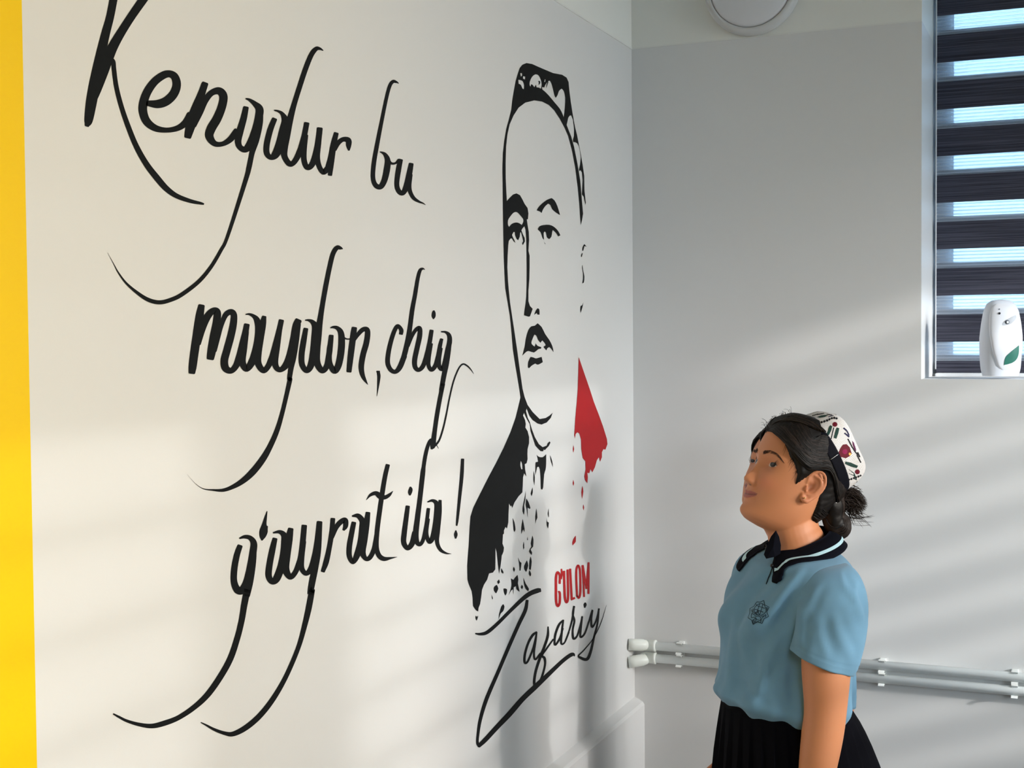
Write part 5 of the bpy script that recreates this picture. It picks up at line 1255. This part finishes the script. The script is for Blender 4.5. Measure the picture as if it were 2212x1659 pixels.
    def sheet(v0, v1, lift, th0=.34):
        V = []; Fc = []; n = 96; m = 8
        for i in range(n + 1):
            th = -math.pi + 0 + 2 * math.pi * i / n
            th = th0 + (2 * math.pi - 2 * th0) * i / n; th = th if th <= math.pi else th - 2 * math.pi
            A = ctop(th); B = cout(th); o = (bf * math.cos(th) + bl * math.sin(th))
            for j in range(m + 1):
                v = v0 + (v1 - v0) * j / m
                p = A.lerp(B, v) + (o * .6 + up) * (0.0055 * math.sin(math.pi * min(1, v * 1.1)) * (1 - v * .4) + lift)
                if cfg['main'] or True:
                    for _ in range(2):
                        h = tree.find_nearest(p)
                        if h[0] is not None:
                            nn = h[1]; nn = nn if nn.dot((h[0] - cc) + up * .06) > 0 else -nn
                            dd = (p - h[0]).dot(nn); need = .0045 + lift
                            if dd < need: p = p + nn * (need - dd)
                V.append(p)
        for i in range(n):
            for j in range(m): a = i * (m + 1) + j; Fc.append((a, a + m + 1, a + m + 2, a + 1))
        return V, Fc
    V, Fc = sheet(0, 1, 0.0); V2, F2 = sheet(0, 1, -.0022); off = len(V); n = 96; m = 8
    Vs = V + V2; Fs = list(Fc) + [tuple(reversed([i + off for i in f])) for f in F2]
    for i in range(n):
        for j in (0, m): a, b = i * (m + 1) + j, (i + 1) * (m + 1) + j; Fs.append((a, b, b + off, a + off))
    for i in (0, n):
        for j in range(m): a = i * (m + 1) + j; Fs.append((a, a + 1, a + 1 + off, a + off))
    collar = put('collar', Vs, Fs, M_NAVY, shirt); collar['label'] = 'black knitted collar'
    V, Fc = sheet(.60, .73, .0010, .38); put('collar_stripe', V, Fc, M_STRIPE, collar)
    if cfg['main']:
        ol = [(1676, 1146, -.050), (1683, 1160, -.056), (1687, 1178, -.062), (1686, 1196, -.066), (1674, 1203, -.070), (1655, 1207, -.066), (1650, 1198, -.058), (1656, 1180, -.052), (1665, 1160, -.048)]
        c0 = P(1670, 1182, -.064); V = [c0] + [P(*q) for q in ol]; n_o = len(ol); V += [v + aw * .004 for v in V]
        Fc = []
        for i in range(n_o):
            j = (i + 1) % n_o; Fc += [(0, 1 + i, 1 + j), (n_o + 1, n_o + 2 + j, n_o + 2 + i), (1 + i, n_o + 2 + i, n_o + 2 + j, 1 + j)]
        put('collar_flap', V, Fc, M_NAVY, collar, False)
    # inner stand of the collar
    V = []; Fc = []
    for i in range(97):
        th = .2 + (2 * math.pi - .4) * i / 96; A = ctop(th); o = (bf * math.cos(th) + bl * math.sin(th))
        V += [A + up * .001, A - up * .018 + o * .004, A - up * .040 + o * .014]
    for i in range(96):
        for j in (0, 1): a = i * 3 + j; Fc.append((a, a + 3, a + 4, a + 1))
    put('collar_stand', V, Fc, M_NAVY, collar)
    if cfg['main']:
        def proj(px, py, lift=.001):
            d = ray(px, py).normalized(); h = tree.ray_cast(CAM, d); return (h[0] - d * lift) if h[0] else None
        # round black button placket line
        pts = [proj(*q) for q in ((1668, 1226), (1664, 1238), (1659, 1250), (1655, 1262))]
        pts = [p for p in pts if p]
        if len(pts) > 2:
            V, Fc = tube(pts, .0009, 6); put('placket_edge', V, Fc, M_THREAD, shirt)
        p = proj(1668, 1222, .002)
        if p: V, Fc = ellipsoid((0, 0, 0), (.004, .004, .004), 10, 12); put('button', [p + Vector(v) for v in V], Fc, mat('black_button', (.01, .01, .012, 1), .2), shirt)
        # line emblem on the chest
        ZE_ = (1600, 1270, 18.44); L = [
          [(910,500),(770,570),(650,555),(590,620),(530,730),(370,820),(365,990),(290,1190),(370,1240),(440,1290),(460,1370),(490,1460),(590,1400),(610,1240),(570,1210),(470,1300)],
          [(910,500),(960,680),(1135,765),(1040,950),(1115,1140),(930,1230),(850,1420),(770,1390),(690,1330),(610,1380)],
          [(850,620),(930,670),(1000,800),(1010,930),(930,1030),(820,1090),(700,1080),(590,1010),(530,900),(560,780),(650,680),(760,620),(850,620)],
          [(500,830),(480,920),(540,1010),(650,1080)], [(600,640),(640,700),(720,740),(840,770),(950,810)], [(560,850),(660,870),(720,900),(820,930),(900,970)], [(760,620),(730,700),(690,850),(660,1000),(580,1000)], [(880,640),(850,780),(810,900),(760,1060)], [(720,900),(700,980),(740,1070)], [(560,980),(640,960),(680,880)],
          [(440,1020),(530,1060),(600,1130),(700,1120),(780,1150),(820,1220),(770,1300),(640,1260),(600,1200),(560,1160),(430,1190)], [(440,1020),(420,1120),(430,1190)], [(980,800),(1060,780),(1040,900)], [(820,1130),(920,1120),(1000,1060),(1000,1130),(960,1150)], [(920,1120),(860,1210),(880,1180)], [(820,1220),(790,1380)], [(480,1330),(540,1300),(560,1370),(500,1420),(480,1330)], [(620,1390),(680,1350),(770,1390)], [(430,870),(470,1000)]]
        sets = []
        for ln in L:
            pts = [proj(1600 + x / 18.44, 1270 + y / 18.44, .0006) for x, y in ln]; pts = [p for p in pts if p]
            P2 = []
            for a, b in zip(pts[:-1], pts[1:]): P2 += [a, a.lerp(b, .5)]
            P2.append(pts[-1]); sets.append(tube(P2, .00055, 5))
        V, Fc = merge(sets); o = put('chest_emblem', V, Fc, M_THREAD, shirt); o['kind'] = 'stuff'; o['label'] = 'dark line drawn star emblem with globe and book'
    # --- skirt
    yw = prof[-1][0]; V = []; Fc = []; n = 240; rows = [0, .02, .04, .06, .09, .13, .18, .24, .30, .36, .42]; fr = cfg['skirt']
    base = P(fns[0](yw), yw); 
    for r_, dz in enumerate(rows):
        t = dz / .42
        for k in range(n):
            th = 2 * math.pi * k / n; c, s = math.cos(th), math.sin(th)
            a = fr['a0'] + (fr['a1'] - fr['a0']) * t ** .8; bfw = fr['bf0'] + (fr['bf1'] - fr['bf0']) * t ** .7; bbk = fr['bb0'] + (fr['bb1'] - fr['bb0']) * t ** .62
            b = bfw if c > 0 else bbk
            pl = ((k % 8) / 8.0 - .5) * .010 * min(1, max(0, (t - .05) * 4))
            e = .9; V.append(base + up * (.026 - dz + .012 * (1 if dz < .001 else 0)*0 - .016 * (1 - max(0, c)) * (1 - t)) + bl * ((a + pl) * math.copysign(abs(s) ** e, s)) + bf * ((b + pl) * math.copysign(abs(c) ** e, c)) )
    for i in range(len(rows) - 1):
        for k in range(n): a, b = i * n + k, i * n + (k + 1) % n; Fc.append((a, b, b + n, a + n))
    skirt = put('pleated_skirt', V, Fc, M_SKIRT)
    V = []; Fc = []; n = 96
    for j, (dz, ex) in enumerate(((.026, .000), (.026, .0035), (-.004, .0045), (-.004, .0))):
        for k in range(n):
            th = 2 * math.pi * k / n; c, s = math.cos(th), math.sin(th); b = fr['bf0'] if c > 0 else fr['bb0']
            V.append(base + up * (dz - .016 * (1 - max(0, c))) + bl * ((fr['a0'] + ex) * math.copysign(abs(s) ** .9, s)) + bf * ((b + ex) * math.copysign(abs(c) ** .9, c)))
    for i in range(3):
        for k in range(n): a, b = i * n + k, i * n + (k + 1) % n; Fc.append((a, b, b + n, a + n))
    put('waistband', V, Fc, M_SKIRT, skirt)
    # --- shoes
    for sd in (1, -1):
        h0 = P(prof[-1][1] + 6, prof[-1][0]) + bl * .068 * sd; c = Vector((h0.x, h0.y, 0)); V, Fc = limb([c - bf * .035 + up * .035, c + bf * .03 + up * .035, c + bf * .12 + up * .026], [.034, .036, .026], 16)
        V = [Vector((v[0], v[1], max(v[2], 0.001))) for v in V]; put('shoe', V, Fc, mat('black_shoe', (.012, .012, .014, 1), .35))

girl = dict(main=True, depth=2.6, cx=1705, hyaw=25, hpitch=24, hroll=0, ear=(1750, 1052, -0.066), byaw=30, neck=(1722, 1178, 0.0), voxel=0.0022, smooth=3, seed=4, strands=2600,
    label='girl in front wearing a white embroidered skullcap and light blue polo, looking up',
    gaze=(0.40, 0.10),
    torso=[(1180, 1728, .060, .056), (1188, 1727, .084, .064), (1197, 1725, .110, .072), (1209, 1722, .134, .080), (1226, 1720, .150, .087), (1250, 1717, .156, .094), (1290, 1708, .152, .104), (1340, 1700, .147, .111), (1420, 1695, .144, .113), (1480, 1692, .145, .114), (1505, 1692, .144, .113), (1522, 1693, .130, .104)],
    collar=(1724, 1174, 0.0),
    arms=[dict(curl=1, pts=[(1790, 1290, -.125, .034), (1790, 1345, -.145, .041), (1785, 1430, -.155, .0450), (1783, 1530, -.160, .0385), (1776, 1590, -.158, .0375), (1765, 1665, -.156, .0335), (1748, 1790, -.155, .024), (1745, 1815, -.155, .0225)],
               sleeve=[(1758, 1212, -.060, .030, .038), (1776, 1229, -.092, .048, .054), (1790, 1262, -.118, .060, .061), (1798, 1308, -.134, .0655, .063), (1794, 1355, -.142, .0665, .062), (1784, 1402, -.146, .0645, .061), (1777, 1429, -.148, .0610, .058)], hem=((1710, 1405, -.148), (1843, 1452, -.148))),
          dict(curl=1, pts=[(1634, 1285, .130, .036), (1638, 1335, .140, .040), (1650, 1430, .155, .038), (1660, 1530, .155, .034), (1668, 1620, .152, .030), (1672, 1740, .150, .023), (1672, 1760, .150, .022)],
               sleeve=[(1655, 1222, .10, .038, .038), (1637, 1238, .112, .050, .050), (1634, 1290, .13, .052, .054), (1640, 1350, .14, .054, .055), (1648, 1400, .145, .054, .055), (1650, 1425, .145, .053, .054)], hem=((1600, 1425, .145), (1700, 1425, .145)))],
    skirt=dict(a0=.132, a1=.20, bf0=.106, bf1=.135, bb0=.104, bb1=.26))
make_person(girl)
second = dict(main=False, depth=3.12, cx=1716, hyaw=46, hpitch=30, hroll=0, ear=(1735, 1044, -0.045), byaw=32, neck=(1720, 1170, 0.0), voxel=0.004, smooth=2, seed=9, strands=500, hscale=1.0,
    label='girl almost hidden behind the girl in front, only cheek and dark hair edge showing',
    gaze=(0.05, 0.1),
    torso=[(1184, 1724, .060, .056), (1192, 1723, .084, .064), (1201, 1721, .110, .072), (1213, 1719, .134, .080), (1230, 1718, .148, .087), (1250, 1716, .154, .094), (1290, 1712, .151, .102), (1340, 1708, .145, .108), (1420, 1706, .142, .110), (1480, 1706, .142, .110), (1505, 1706, .140, .110), (1522, 1706, .132, .105)],
    collar=(1722, 1180, 0.0),
    arms=[dict(curl=1, pts=[(1780, 1300, -.120, .030), (1788, 1350, -.128, .037), (1800, 1430, -.13, .041), (1808, 1530, -.125, .037), (1806, 1600, -.12, .033), (1790, 1700, -.12, .023), (1788, 1715, -.12, .022)],
               sleeve=[(1765, 1225, -.1, .038, .038), (1776, 1245, -.115, .052, .050), (1784, 1300, -.125, .050, .050), (1796, 1380, -.128, .049, .050), (1804, 1470, -.128, .046, .048), (1806, 1524, -.126, .043, .046)], hem=((1755, 1524, -.126), (1850, 1524, -.126))),
          dict(curl=1, pts=[(1634, 1290, .125, .032), (1626, 1345, .135, .036), (1605, 1440, .14, .036), (1590, 1540, .13, .032), (1572, 1610, .12, .026), (1562, 1650, .115, .022)],
               sleeve=[(1655, 1232, .10, .036, .036), (1640, 1246, .112, .046, .046), (1632, 1290, .125, .048, .050), (1625, 1350, .135, .048, .050), (1615, 1400, .138, .047, .048)], hem=((1570, 1400, .138), (1660, 1400, .138)))],
    skirt=dict(a0=.134, a1=.18, bf0=.108, bf1=.12, bb0=.108, bb1=.15))
make_person(second)
